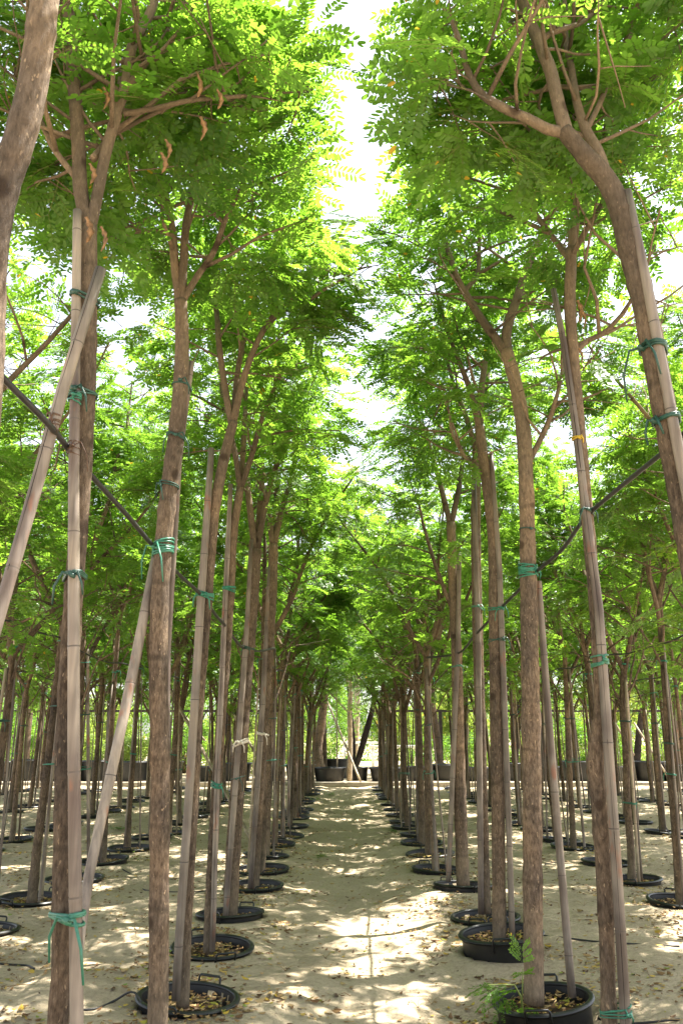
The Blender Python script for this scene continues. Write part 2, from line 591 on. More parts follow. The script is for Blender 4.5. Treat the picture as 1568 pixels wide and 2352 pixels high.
def mesh_np(name, verts, loops, sizes, mats, tint=None, smooth=False, mi=None):
    me = bpy.data.meshes.new(name)
    me.vertices.add(len(verts))
    me.vertices.foreach_set('co', np.ascontiguousarray(verts, dtype=np.float32).ravel())
    me.loops.add(len(loops))
    me.loops.foreach_set('vertex_index', np.ascontiguousarray(loops, dtype=np.int32))
    me.polygons.add(len(sizes))
    starts = np.concatenate([[0], np.cumsum(sizes)[:-1]]).astype(np.int32)
    me.polygons.foreach_set('loop_start', starts)
    me.polygons.foreach_set('loop_total', np.asarray(sizes, dtype=np.int32))
    if smooth: me.polygons.foreach_set('use_smooth', np.ones(len(sizes), dtype=bool))
    for m in mats: me.materials.append(m)
    if mi is not None: me.polygons.foreach_set('material_index', np.asarray(mi, dtype=np.int32))
    if tint is not None:
        a = me.attributes.new('tint', 'FLOAT', 'FACE')
        a.data.foreach_set('value', np.asarray(tint, dtype=np.float32))
    me.update(calc_edges=True)
    me.validate()
    return me


def link(name, me, parent=None):
    o = bpy.data.objects.new(name, me)
    COL.objects.link(o)
    if parent: o.parent = parent
    return o


tag(link("ground", mesh_np("ground", nv, quads.ravel(), np.full(len(quads), 4), [SAND], smooth=True)), kind="structure")


def gz(x, y):
    return float(ground_h(x, y))


# ------------------------------------------------------------------ fronds: twice-feathered leaves with oblong leaflets
LEAFLET = np.array([(0.0, 0.0), (0.16, 0.20), (0.60, 0.25), (0.95, 0.13), (1.0, -0.04), (0.80, -0.20), (0.28, -0.19)])   # unit outline, asymmetric


def frond_template(rg, pairs=3, nleaf=8, L=0.19, pin=0.172, leaf=0.0365):
    V, loops, sizes, mi = [], [], [], []

    def poly(pts, m):
        n = len(V)
        V.extend(pts)
        loops.extend(range(n, n + len(pts)))
        sizes.append(len(pts))
        mi.append(m)

    def stalk(a, b, r):
        d = (b - a)
        s = np.cross(d, (0, 0, 1.0))
        s = s / (np.linalg.norm(s) + 1e-9) * r
        up = np.array((0, 0, r * 1.5))
        poly([a - s, a + s, b + s * 0.6, b - s * 0.6], 1)
        poly([a - up, a + up, b + up * 0.6, b - up * 0.6], 1)

    def droop(s, k): return -k * s * s

    kd = rg.uniform(0.4, 1.6)
    rach = lambda t: np.array((t * L, 0, droop(t * L, kd)))
    stalk(rach(0), rach(0.5), 0.0016)
    stalk(rach(0.5), rach(1.0), 0.0013)
    for i in range(pairs):
        t = 0.42 + 0.58 * i / max(1, pairs - 1)
        base = rach(t)
        for sgn in (-1, 1):
            ang = R(rg.uniform(48, 68) - 20 * (t > 0.95)) * sgn
            pl = pin * rg.uniform(0.82, 1.1) * (0.78 + 0.3 * t)
            kz = rg.uniform(0.3, 2.2)
            dx, dy = math.cos(ang), math.sin(ang)
            lift = rg.uniform(-0.2, 0.15)
            pp = lambda s: base + np.array((dx * s, dy * s, lift * s + droop(s, kz)))
            stalk(pp(0), pp(pl * 0.5), 0.0010)
            stalk(pp(pl * 0.5), pp(pl), 0.0008)
            for k in range(nleaf):
                s = pl * (0.14 + 0.86 * k / (nleaf - 1))
                q = pp(s)
                for sg in (-1, 1):
                    la = ang + sg * R(rg.uniform(54, 74) - 34 * (k == nleaf - 1))
                    ll = leaf * rg.uniform(0.85, 1.1) * (0.72 + 0.5 * k / nleaf if k < nleaf - 1 else 1.12)
                    ex = np.array((math.cos(la), math.sin(la), rg.uniform(-0.35, 0.12)))
                    ex /= np.linalg.norm(ex)
                    ey = np.cross((0, 0, 1.0), ex)
                    ey = ey / np.linalg.norm(ey) * sg
                    ey = ey + np.array((0, 0, rg.uniform(-0.5, 0.5)))
                    ey /= np.linalg.norm(ey)
                    poly([q + ex * (u * ll) + ey * (w * ll) for u, w in LEAFLET], 0)
    return np.array(V), np.array(loops), np.array(sizes), np.array(mi)


_rg = random.Random(5)
FRONDS = [frond_template(_rg, pairs=_rg.choice((2, 3, 3, 4)), nleaf=_rg.choice((9, 10, 11))) for _ in range(8)]


def foliage_mesh(name, places, rg, mats, scale=1.0):
    """places: (pos, direction) of every frond; returns one mesh"""
    Vs, Ls, Ss, Ms, Ts = [], [], [], [], []
    off = 0
    for pos, di in places:
        V, L, S, M = FRONDS[rg.randrange(len(FRONDS))]
        a = np.array(di, float)
        a /= np.linalg.norm(a) + 1e-9
        up = np.array((rg.gauss(0, 0.38), rg.gauss(0, 0.38), 1.0))
        b = np.cross(up, a)
        b /= np.linalg.norm(b) + 1e-9
        c = np.cross(a, b)
        k = scale * rg.uniform(0.85, 1.2)
        Vs.append((V * k) @ np.stack([a, b, c]) + np.array(pos, float))
        Ls.append(L + off)
        Ss.append(S)
        Ms.append(M)
        Ts.append(np.full(len(S), min(0.55, max(0.0, rg.gauss(0.24, 0.21)))))
        off += len(V)
    return mesh_np(name, np.concatenate(Vs), np.concatenate(Ls), np.concatenate(Ss), mats, np.concatenate(Ts), mi=np.concatenate(Ms))


# ------------------------------------------------------------------ trees
def grow(start, di, length, rg, n=6, up=0.12, wob=0.12):
    pts = [Vector(start)]
    d = Vector(di).normalized()
    for i in range(n):
        d = (d + Vector((rg.gauss(0, wob), rg.gauss(0, wob), rg.gauss(0, wob * 0.6) + up))).normalized()
        pts.append(pts[-1] + d * (length / n))
    return pts


def branch_out(path, rg, axis_xy, Rm, zlo, zhi, mb, fr, nsub, t0=0.2, sub_len=(0.45, 0.95), r_of=None, ntwig=2, dens=1.0, open_front=0.0):
    """side branches, twigs and frond places along one limb (path of Vectors)"""
    k = len(path) - 1
    ga = rg.uniform(0, 6.28)
    for s in range(nsub):
        t = t0 + (1 - t0) * (s + rg.uniform(0, 0.8)) / nsub
        t = min(t, 1.0)
        i = min(int(t * k), k - 1)
        p = path[i].lerp(path[i + 1], t * k - i)
        ga += 2.4 + rg.uniform(-0.5, 0.5)
        out = Vector((p.x - axis_xy[0], p.y - axis_xy[1], 0))
        az = Vector((math.cos(ga), math.sin(ga), 0)) + out * 0.8
        el = rg.uniform(0.0, 0.75) + 0.4 * t
        d = Vector((az.x, az.y, el)).normalized()
        L = rg.uniform(*sub_len) * (1.1 - 0.35 * t)
        end = p + d * L
        rr = math.hypot(end.x - axis_xy[0], end.y - axis_xy[1])
        if rr > Rm: L *= max(0.25, 1 - (rr - Rm) / max(L, 0.01))
        if end.z > zhi: L *= 0.5
        sp = grow(p, d, L, rg, 4, -0.03, 0.16)
        r0 = max(0.0055, 0.013 * L / 0.8)
        mb.tube(sp, [r0 * (1 - 0.6 * q / 4) for q in range(5)], 5, bump=0.1, seed=rg.randrange(999))
        tips = [(sp, 0.35)]
        for w in range(ntwig):
            u = rg.uniform(0.3, 0.95)
            q = sp[int(u * 4)].lerp(sp[min(4, int(u * 4) + 1)], u * 4 - int(u * 4))
            dd = Vector((d.x * 0.6 + rg.gauss(0, 0.6), d.y * 0.6 + rg.gauss(0, 0.6), rg.uniform(-0.25, 0.5))).normalized()
            e2 = q + dd * 0.35
            if math.hypot(e2.x - axis_xy[0], e2.y - axis_xy[1]) > Rm * 1.06: dd = (dd - out.normalized() * 0.9).normalized() if out.length > 0.01 else dd
            tw = grow(q, dd, rg.uniform(0.18, 0.42), rg, 3, -0.02, 0.14)
            mb.tube(tw, [0.0045, 0.0038, 0.003, 0.0022], 4, seed=1)
            tips.append((tw, 0.2))
        for (tw, u0) in tips:
            nf = max(1, int(round(rg.uniform(1.5, 3.0) * dens)))
            kk = len(tw) - 1
            for f in range(nf):
                u = u0 + (1 - u0) * (f + 0.6) / nf
                u = min(u, 1)
                i = min(int(u * kk), kk - 1)
                q = tw[i].lerp(tw[i + 1], u * kk - i)
                ax = (tw[i + 1] - tw[i]).normalized()
                fd = Vector((ax.x + rg.gauss(0, 0.75), ax.y + rg.gauss(0, 0.75), 0.3 * ax.z + rg.uniform(-0.55, 0.30)))
                ra = math.hypot(q.x - axis_xy[0], q.y - axis_xy[1])
                if open_front and q.y < axis_xy[1] - 0.02 and rg.random() < open_front: continue
                if q.z > zlo - 0.25 and not (ra < 0.34 and q.z < zhi - 0.8 and rg.random() < 0.65): fr.append((q, fd))


def trunk_mesh(path, seed, sides=12):
    """path of (x, y, z, r): ring scars as slight swellings"""
    mb = MB()
    rg = random.Random(seed)
    rad, pts = [], []
    nxt = rg.uniform(0.1, 0.3)
    dist = 0
    for i, p in enumerate(path):
        if i: dist += float(np.linalg.norm(p[:3] - path[i - 1][:3]))
        r = p[3] * (1 + rg.uniform(-0.025, 0.03))
        if dist > nxt:
            r *= 1.07
            nxt = dist + rg.uniform(0.12, 0.4)
        pts.append(p[:3])
        rad.append(r)
    mb.tube(pts, rad, sides, bump=0.022, seed=seed)
    return mb


def make_tree(seed, trunk, limbs, crown, base=(0, 0, 0), stubs=(), nsub=7, dens=1.0, mats=(None, None), open_front=0.0, target=None, name="tree"):
    """trunk: control points (x, y, z, r) in world coordinates; limbs: list of control point lists with a growth length; crown = (cx, cy, R, zlo, zhi)"""
    rg = random.Random(seed)
    bark, leaf = mats[0] or BARK, mats[1] or LEAF
    b = np.array((*base, 0.0))
    root = empty(name, base)
    tp = smooth_path([np.array(p, float) - b for p in trunk], 7)
    trunk_mesh(tp, seed).build("trunk", bark, root)
    cx, cy, Rm, zlo, zhi = crown
    Rm *= 0.84
    ax = (cx - base[0], cy - base[1])
    zlo, zhi = zlo - base[2], zhi - base[2]
    fr = []
    for (pts, ext, *low) in limbs:
        pl = smooth_path([np.array(p, float) - b for p in pts], 5)
        mb = MB()
        path = [Vector(p[:3]) for p in pl]
        rad = [p[3] for p in pl]
        if ext > 0:
            d = (path[-1] - path[-3]).normalized()
            d = (d + Vector((0, 0, 0.35))).normalized()
            g = grow(path[-1], d, ext, rg, 6, 0.10, 0.13)
            r0 = rad[-1]
            for i, q in enumerate(g[1:]):
                path.append(q)
                rad.append(max(0.004, r0 * (1 - 0.75 * (i + 1) / 6)))
        mb.tube(path, rad, 8, bump=0.04, seed=seed + 3)
        branch_out(path, rg, ax, Rm, zlo, zhi, mb, fr, max(2, int(nsub * (0.55 + 0.45 * len(path) / 16))) if not low else 3, dens=dens if not low else 0.5, t0=0.22 if not low else 0.6, open_front=open_front)
        mb.build("limb", bark, root)
    if fr:
        if target and len(fr) > target:                     # leaves sit in clumps with gaps between them
            from mathutils import noise as mnoise
            off = Vector((seed * 1.7, seed * 0.9, 0))
            fr.sort(key=lambda q: -(mnoise.noise(q[0] * 1.5 + off) + rg.uniform(0, 0.28)))
            fr = fr[:target]
        link("foliage", foliage_mesh("foliage", fr, rg, [leaf, STEM]), root)
    return root, tp


def auto_limbs(tp, rg, n, spread, length, r):
    top = tp[-1]
    out = []
    a0 = rg.uniform(0, 6.28)
    for i in range(n):
        a = a0 + 6.283 * i / n + rg.uniform(-0.4, 0.4)
        j = len(tp) - 1 - (0 if i < 2 else rg.randrange(0, max(1, len(tp) // 6)))
        s = tp[j]
        el = rg.uniform(*spread)
        d = Vector((math.cos(a) * math.sin(el), math.sin(a) * math.sin(el), math.cos(el)))
        L = length * rg.uniform(0.8, 1.1)
        g = grow(Vector(s[:3]) - d * 0.02, d, L, rg, 7, 0.09, 0.11)
        r0 = r * rg.uniform(0.62, 0.8)
        out.append(([(p.x, p.y, p.z, r0 * (1 - 0.72 * q / 7)) for q, p in enumerate(g)], 0.0))
    return out


def stake_obj(path, seed, mat_, name="bamboo_stake", base=(0, 0, 0), split=False, gap=0.42, sides=12):
    """bamboo pole along a straight or bent path of (x, y, z, r), thickened at the nodes; a split runs as a dark line"""
    rg = random.Random(seed)
    b = np.array((*base, 0.0))
    cp = [np.array(p, float) - b for p in path]
    pts, rad, mark = [], [], []
    d0 = rg.uniform(0.05, gap)
    acc = 0.0
    for a, c in zip(cp[:-1], cp[1:]):
        L = float(np.linalg.norm(c[:3] - a[:3]))
        s = 0.0
        rows = [(0.0, 1.0, 0)]
        while d0 < acc + L:
            t = (d0 - acc) / L
            e = 0.007 / L
            if t - 3 * e > 0.01 and t + 3 * e < 0.99:
                rows += [(t - 2.2 * e, 1.0, 0), (t - 0.6 * e, 1.07, 1), (t + 0.3 * e, 0.985, 0), (t + 1.2 * e, 1.05, 0), (t + 2.6 * e, 1.0, 0)]
            d0 += gap * rg.uniform(0.85, 1.15)
        acc += L
        for t, k, m in rows:
            q = a + (c - a) * t
            pts.append(q[:3]); rad.append(q[3] * k); mark.append(m)
    pts.append(cp[-1][:3]); rad.append(cp[-1][3]); mark.append(0)
    mb = MB()
    mb.tube(pts, rad, sides)
    n = sides
    sj = rg.randrange(n)
    for i in range(len(pts) - 1):
        for j in range(n):
            if mark[i]: mb.t[i * n + j] = 1.0
    o = mb.build(name, mat_)
    if split:
        cr = MB()
        a = 2 * math.pi * split
        line, rr = [], []
        for q, r in zip(pts, rad):
            line.append((q[0] + math.cos(a) * r * 0.96, q[1] + math.sin(a) * r * 0.96, q[2]))
            rr.append(0.0022 * rg.uniform(0.25, 1.1))
        cr.tube(line, rr, 4)
        c = cr.build("split", SPLITM, o)
    o.location = base
    return o


SPLITM = plain("split_shadow", (0.02, 0.016, 0.014), 0.9, 0.1, 0.2)


def hull2(pts):
    pts = sorted(set((round(a, 5), round(b, 5)) for a, b in pts))

    def half(ps):
        h = []
        for p in ps:
            while len(h) > 1 and (h[-1][0] - h[-2][0]) * (p[1] - h[-2][1]) - (h[-1][1] - h[-2][1]) * (p[0] - h[-2][0]) <= 0: h.pop()
            h.append(p)
        return h[:-1]
    return half(pts) + half(pts[::-1])


def tie_obj(circles, z, mat_, seed, wraps=2, thick=0.0042, pitch=0.009, tails=2, tail_len=0.09, base=(0, 0, 0), name="plant_tie", face=-1.57, flat=1.0):
    """tape wound round the given circles (x, y, r) at height z, knotted with loose ends"""
    rg = random.Random(seed)
    pts = []
    for (x, y, r) in circles:
        for j in range(18):
            t = 2 * math.pi * j / 18
            pts.append((x + (r + thick) * math.cos(t), y + (r + thick) * math.sin(t)))
    h = hull2(pts)
    mb = MB()
    line = []
    n = len(h)
    k0 = min(range(n), key=lambda i: math.sin(face) * -h[i][1] + math.cos(face) * -h[i][0])
    tilt = rg.uniform(-0.25, 0.25)
    cx = sum(c[0] for c in circles) / len(circles)
    for w in range(wraps):
        dz = rg.uniform(-1, 1) * pitch * (0.8 + 0.35 * wraps)
        sk = rg.uniform(-0.25, 0.25)
        for i in range(n):
            p = h[(k0 + i) % n]
            line.append((p[0], p[1], z + dz + (p[0] - cx) * (tilt + sk)))
    line.append((h[k0][0], h[k0][1], z))
    line = [Vector(p) - Vector(base) for p in line]
    mb.tube(line, [thick * rg.uniform(0.8, 1.2) for _ in line], 5)
    kn = Vector((h[k0][0], h[k0][1], z)) - Vector(base)
    fd = Vector((math.cos(face), math.sin(face), 0))
    kn = kn + fd * thick
    mb.tube([kn + Vector((-thick * 2.2, 0, thick)), kn + fd * thick, kn + Vector((thick * 2.2, 0, -thick))], thick * 1.9, 6)
    for t in range(tails):
        sd = -1 if t % 2 else 1
        side = Vector((-fd.y, fd.x, 0)) * sd
        L = tail_len * rg.uniform(0.7, 1.2)
        mb.tube([kn, kn + side * L * 0.3 + fd * 0.012 + Vector((0, 0, 0.01)), kn + side * L * 0.55 + fd * 0.012 + Vector((0, 0, -L * 0.4)), kn + side * L * 0.6 + Vector((0, 0, -L))],
                [thick, thick * 1.1, thick, thick * 0.7], 4)
    o = mb.build(name, mat_)
    o.location = base
    return o


def copy_tree(o, parent=None):
    c = o.copy()
    COL.objects.link(c)
    c.parent = parent
    for ch in list(o.children):
        copy_tree(ch, c)
    return c


# ------------------------------------------------------------------ prototypes of the row trees
PROTO = []


def prototype(i):
    rg = random.Random(100 + i)
    fork = [2.25, 2.75, 3.05, 2.0, 2.5, 2.85, 2.4, 3.15][i]
    r = [0.041, 0.047, 0.036, 0.050, 0.038, 0.043, 0.051, 0.034][i]
    bend = [0.02, 0.06, 0.03, 0.09, 0.04, 0.02, 0.05, 0.10][i]
    a = rg.uniform(0, 6.28)
    pts = []
    for k in range(6):
        t = k / 5
        b = bend * math.sin(t * 3.0 + rg.uniform(0, 0.6)) + rg.gauss(0, 0.008)
        pts.append((math.cos(a) * b - 0.0, math.sin(a) * b, -0.07 + t * (fork + 0.07), r * (1.12 if k == 0 else 1.0 - 0.22 * t)))
    zhi = rg.uniform(5.5, 6.1)
    tp0 = smooth_path([np.array(p) for p in pts], 7)
    limbs = auto_limbs(tp0, rg, rg.choice((3, 3, 4)), (0.25, 0.62), zhi - fork - 0.35, r)
    for q in range([3, 2, 3, 1, 3, 2, 2, 4][i]):      # thin low branches on the stem
        t_ = at_height(tp0, rg.uniform(1.6, fork - 0.2))
        aa, el = rg.uniform(0, 6.28), rg.uniform(0.35, 0.8)
        g = grow(Vector(t_[:3]), Vector((math.cos(aa) * math.sin(el), math.sin(aa) * math.sin(el), math.cos(el))), rg.uniform(0.7, 1.3), rg, 7, 0.07, 0.12)
        limbs.append(([(p.x, p.y, p.z, 0.013 * (1 - 0.7 * w / 7)) for w, p in enumerate(g)], 0.0, 1))
    root, tp = make_tree(200 + i, pts, limbs, (0, 0, [0.98, 0.9, 1.04, 0.85, 1.0, 0.95, 1.05, 0.8][i], 2.2, zhi), nsub=9, dens=[1.15, 0.7, 1.1, 0.55, 1.2, 0.95, 1.15, 0.6][i], target=[240, 165, 250, 140, 240, 190, 260, 150][i])
    # stake leaning on the trunk
    sa = rg.uniform(0, 6.28)
    htop = fork + rg.uniform(-0.35, 0.5)
    top = at_height(tp, min(htop, tp[-1][2]))
    rs = rg.uniform(0.013, 0.019)
    off = top[3] + rs + 0.002
    bo = rg.uniform(0.08, 0.16)
    ca, sn = math.cos(sa), math.sin(sa)
    bx, by = tp[0][0] + ca * bo, tp[0][1] + sn * bo
    spath = [(bx, by, -0.06, rs), (top[0] + ca * off, top[1] + sn * off, htop, rs * 0.88)]
    st = stake_obj(spath, 300 + i, BAMBOO if i % 3 else BAMBOO_LT, sides=10)
    ties = []
    for hz in (0.95 + rg.uniform(-0.2, 0.3), 1.65 + rg.uniform(-0.2, 0.2), 2.3 + rg.uniform(-0.1, 0.1)):
        t = at_height(tp, hz)
        u = (hz + 0.06) / (htop + 0.06)
        sx, sy = bx + (spath[1][0] - bx) * u, by + (spath[1][1] - by) * u
        ties.append(tie_obj([(t[0], t[1], t[3]), (sx, sy, rs)], hz, TAPE if hz < 1.3 or hz > 2 else TAPE_DK, 400 + i, wraps=2, thick=0.0048, tails=1 if hz < 2 else 2))
    words = {0: "low-forked", 1: "high-forked", 2: "thin high-forked", 3: "stout low-forked", 4: "slender", 5: "straight", 6: "stout", 7: "thin crooked"}[i]
    sb = sa + rg.uniform(1.6, 4.2)
    h2 = rg.uniform(1.9, 2.9)
    t2 = at_height(tp, min(h2, tp[-1][2]))
    o2 = t2[3] + 0.013
    cane = stake_obj([(tp[0][0] + math.cos(sb) * 0.16, tp[0][1] + math.sin(sb) * 0.16, -0.06, 0.012), (t2[0] + math.cos(sb) * o2, t2[1] + math.sin(sb) * o2, h2, 0.010)], 350 + i, BAMBOO_LT if i % 2 else BAMBOO, sides=8)
    PROTO.append(dict(tree=root, stake=st, cane=cane, ties=ties, word=words, used=False, r=r, tone="straw" if i % 3 == 0 else "grey"))


for i in range(8): prototype(i)


# ------------------------------------------------------------------ pots
def pot_proto(depth):
    root = empty("pot")
    mb = MB()
    prof = [(0.262, -depth), (0.278, -0.03), (0.283, 0.0)]
    mb.lathe(prof, 40)
    mb.lathe([(0.272, 0.0), (0.266, -0.03), (0.255, -0.12)], 40)
    wall = mb.build("wall", POT, root)
    rim = MB()
    rp = []
    for k in range(9):
        t = 2 * math.pi * k / 8
        rp.append((0.287 + 0.019 * math.cos(t), 0.004 + 0.014 * math.sin(t)))
    rim.lathe(rp, 44)
    rim.build("rim", POT, wall)
    for s in (-1, 1):
        h = MB()
        y = s * 0.30
        h.tube([(-0.07, y, -0.05), (-0.07, y + s * 0.018, 0.034), (-0.062, y + s * 0.02, 0.045), (0.062, y + s * 0.02, 0.045), (0.07, y + s * 0.018, 0.034), (0.07, y, -0.05)], 0.0075, 6)
        h.build("handle", POT, wall)
    so = MB()
    rg = random.Random(3)
    vs, fs = [(0, 0, -0.055)], []
    for q, rr in enumerate((0.08, 0.16, 0.22, 0.262)):
        for j in range(24):
            t = 2 * math.pi * j / 24
            vs.append((rr * math.cos(t), rr * math.sin(t), -0.062 + rg.uniform(-0.008, 0.012) - 0.01 * q / 3))
    for j in range(24):
        fs.append((0, 1 + j, 1 + (j + 1) % 24))
        for q in range(3):
            a, b = 1 + q * 24, 1 + (q + 1) * 24
            fs.append((a + j, b + j, b + (j + 1) % 24, a + (j + 1) % 24))
    so.add(vs, fs)
    soil = so.build("soil", SOIL, root)
    li = MB()
    for _ in range(300):
        a, rr = rg.uniform(0, 6.28), 0.255 * math.sqrt(rg.random())
        leaf_quad(li, rr * math.cos(a), rr * math.sin(a), -0.050 + rg.uniform(0, 0.02), rg.uniform(0.012, 0.026), rg)
    tag(li.build("leaf_litter", LITTER, soil, smooth=False), kind="stuff")
    return root


def leaf_quad(mb, x, y, z, s, rg, tint=None):
    a = rg.uniform(0, 6.28)
    c, n = math.cos(a), math.sin(a)
    t1, t2 = rg.uniform(-0.5, 0.5), rg.uniform(-0.7, 0.7)
    w = s * rg.uniform(0.28, 0.55)
    cu = rg.uniform(0.0, 0.5) * s
    loc = [(-s, 0, cu), (-s * 0.3, w, 0), (s * 0.5, w * 0.9, 0), (s, 0, cu * 0.8), (s * 0.4, -w, 0), (-s * 0.4, -w * 0.9, 0)]
    vs = [(x + u * c - v * n, y + u * n + v * c, z + h + u * t1 * 0.4 + v * t2 * 0.6) for u, v, h in loc]
    mb.add(vs, [(0, 1, 2, 3), (0, 3, 4, 5)], rg.random() ** 0.9 if tint is None else tint)


POTS = [pot_proto(0.5)]
pot_used = [False]
MOUND = {(1, 3): 0.10, (1, 2): 0.10, (1, 4): 0.11}       # rims that stand clear of the sand


def rim_height(ri, j, x, d):
    return gz(x, d) + {(1, 2): 0.12, (1, 3): 0.10}.get((ri, j), 0.0) + 0.022


def place_pot(ri, j, x, d, label, rot=None):
    p = POTS[0]
    if not pot_used[0]:
        pot_used[0] = True
    else:
        p = copy_tree(p)
    p.location = (x, d, rim_height(ri, j, x, d))
    near = ri == 1 and j in (2, 3)
    p.rotation_euler = (R(rnd.uniform(-3.5, 3.5)), R(rnd.uniform(-3.5, 3.5) + (4 if near else 0)), rnd.uniform(-0.45, 0.45) + rnd.choice((0, math.pi)) if rot is None else rot)
    s = rnd.uniform(0.97, 1.05)
    p.scale = (s, s, 1)
    tag(p, label, "pot", "black pots sunk in the sand")
    return p


# ------------------------------------------------------------------ the trees nearest the camera, drawn out one by one
GT, GS, GK = "staked nursery trees in straight rows", "bamboo stakes supporting the trees", "ties binding trees to their stakes"


def PR(px, py, d, wpx):
    p = P(px, py, d)
    z = d * math.cos(PITCH) + (p.z - CAMH) * math.sin(PITCH)
    return (p.x, p.y, p.z, wpx * 0.5 * z / FPX)


def to_ground(a, b, z=0.0):
    """extend the line a -> b (photo points with radius) down to height z"""
    a, b = np.array(a), np.array(b)
    t = (z - a[2]) / (b[2] - a[2])
    q = a + (b - a) * t
    q[3] = a[3]
    return tuple(q)


def base_of(tr, zb):
    """extend a trunk down to height zb below its lowest drawn point, keeping its foot over the pot"""
    a = tr[0]
    return (a[0], a[1], zb, a[3] * 1.08)


HERO = {}


def hero(ri, j, d, trunk_px, limbs_px, Rm, zhi, label, seed, stake=None, nsub=8, dens=1.0, zlo=2.5, foot=None, open_front=0.0, target=215):
    tr = [PR(*(p[:2]), p[3] if len(p) > 3 else d, p[2]) for p in trunk_px]
    rx = ROWS[ri][1]
    if tr[0][2] > 0.05:
        fx = tr[0][0] if foot is None else foot
        tr = [(fx, tr[0][1], -0.02, tr[0][3] * 1.1)] + tr
    base = (tr[0][0], tr[0][1], tr[0][2])
    rg = random.Random(seed)
    limbs = []
    for pts, ext in limbs_px:
        L = [PR(*(p[:2]), d + (p[3] if len(p) > 3 else 0), p[2]) for p in pts]
        limbs.append((L, ext))
    cx = 0.5 * (rx + tr[-1][0])
    root, tp = make_tree(seed, tr, limbs, (cx, d, Rm, zlo, zhi), base=base, nsub=nsub, dens=dens, open_front=open_front, target=target)
    tag(root, label, "tree", GT)
    HERO[(ri, j)] = dict(root=root, tp=tp, base=base, d=d)
    return root, tp, base


# first row left of the path
hero(0, 0, 1.85, [(-22, 800, 64), (-16, 590, 66), (5, 450, 68), (45, 320, 70), (68, 235, 68), (92, 90, 66), (108, -40, 62), (118, -220, 56)],
     [([(118, -200, 44), (90, -380, 36), (60, -560, 30)], 0.9), ([(120, -200, 44), (190, -420, 34), (260, -620, 26, 0.1)], 0.8)],
     0.9, 6.0, "grey-brown trunk leaning across the top corner, closest tree on the path's left", 21, nsub=5, foot=-0.93, zlo=3.4)
hero(0, 1, 3.05, [(134, 2352, 50), (146, 2000, 48), (152, 1700, 46), (164, 1450, 44), (186, 1150, 42), (200, 900, 40), (205, 700, 38), (205, 520, 37)],
     [([(204, 530, 34), (186, 440, 34), (181, 330, 33), (170, 190, 31), (160, 60, 29), (150, -60, 26), (140, -220, 20)], 0.7),
      ([(206, 530, 30), (222, 460, 28), (246, 340, 27), (272, 250, 26), (292, 180, 25), (306, 100, 24), (345, 30, 22), (370, -60, 18)], 0.8),
      ([(282, 215, 20), (310, 180, 18), (350, 120, 16, 0.1), (400, 60, 14, 0.2), (440, -20, 12, 0.3)], 0.5),
      ([(284, 262, 13), (350, 250, 12), (430, 232, 11), (540, 222, 9, 0.1), (620, 215, 7, 0.2)], 0.35),
      ([(176, 410, 15), (130, 350, 14), (90, 270, 13, 0.1), (40, 200, 10, 0.2)], 0.3),
      ([(214, 365, 18), (235, 340, 17, .05), (262, 280, 15, .15), (280, 160, 12, .25)], 0.4)],
     0.76, 6.2, "dappled tree with two upright limbs, bamboo pole strapped against its left flank", 22, nsub=8, foot=-1.06, zlo=3.2, open_front=0.7, target=280)
hero(0, 2, 4.25, [(362, 2352, 47), (366, 2000, 45), (368, 1750, 44), (364, 1550, 43), (370, 1330, 42), (383, 1170, 40), (403, 1010, 37), (416, 870, 34), (418, 760, 31), (415, 690, 29)],
     [([(414, 700, 22), (402, 610, 20), (396, 530, 19), (378, 440, 17), (370, 360, 15), (366, 250, 12)], 0.8),
      ([(416, 700, 23), (422, 600, 20), (430, 500, 18), (445, 440, 17), (470, 340, 14, .1), (500, 240, 11, .2)], 0.7),
      ([(420, 690, 18), (450, 640, 16), (490, 580, 15), (520, 500, 12, -.1), (560, 420, 10, -.2)], 0.7),
      ([(398, 535, 11), (350, 530, 10, -.05), (300, 522, 9, -.1), (265, 515, 7, -.15)], 0.25)],
     0.92, 5.9, "sturdy tree bending gently, green tape binding the black hose to its trunk", 23, nsub=8, zlo=3.6, open_front=0.4)
hero(0, 3, 5.45, [(420, 2312, 30), (424, 2200, 28), (436, 1950, 28), (452, 1650, 28), (471, 1420, 28), (482, 1280, 27), (492, 1175, 26), (515, 1053, 24), (536, 968, 22)],
     [([(534, 975, 18), (560, 868, 16), (590, 788, 14), (630, 723, 13), (668, 690, 11, -.1), (715, 686, 9, -.15)], 0.5),
      ([(532, 975, 16), (515, 880, 15), (503, 790, 14), (498, 720, 12, .1), (480, 620, 10, .15)], 0.8),
      ([(536, 970, 14), (545, 860, 13, .2), (565, 740, 11, .35), (570, 620, 9, .4)], 0.8)],
     1.02, 5.9, "slim tree behind a grey pole, limbs forking over the path, second pot visible left", 24, zlo=3.3)
hero(0, 4, 6.65, [(478, 2195, 24), (484, 2050, 24), (498, 1800, 22), (516, 1550, 21), (528, 1380, 20), (538, 1210, 19), (552, 1120, 18)],
     [([(552, 1125, 14), (540, 1040, 13), (520, 960, 12, .1), (505, 860, 9, .2)], 0.8),
      ([(552, 1125, 14), (580, 1040, 13), (605, 950, 11, -.1), (640, 870, 9, -.2)], 0.7),
      ([(553, 1120, 13), (560, 1000, 12, .2), (566, 900, 9, .3)], 0.9)],
     1.0, 5.7, "thin tree sharing its pot with a split pale cane, left edge of the path", 25)
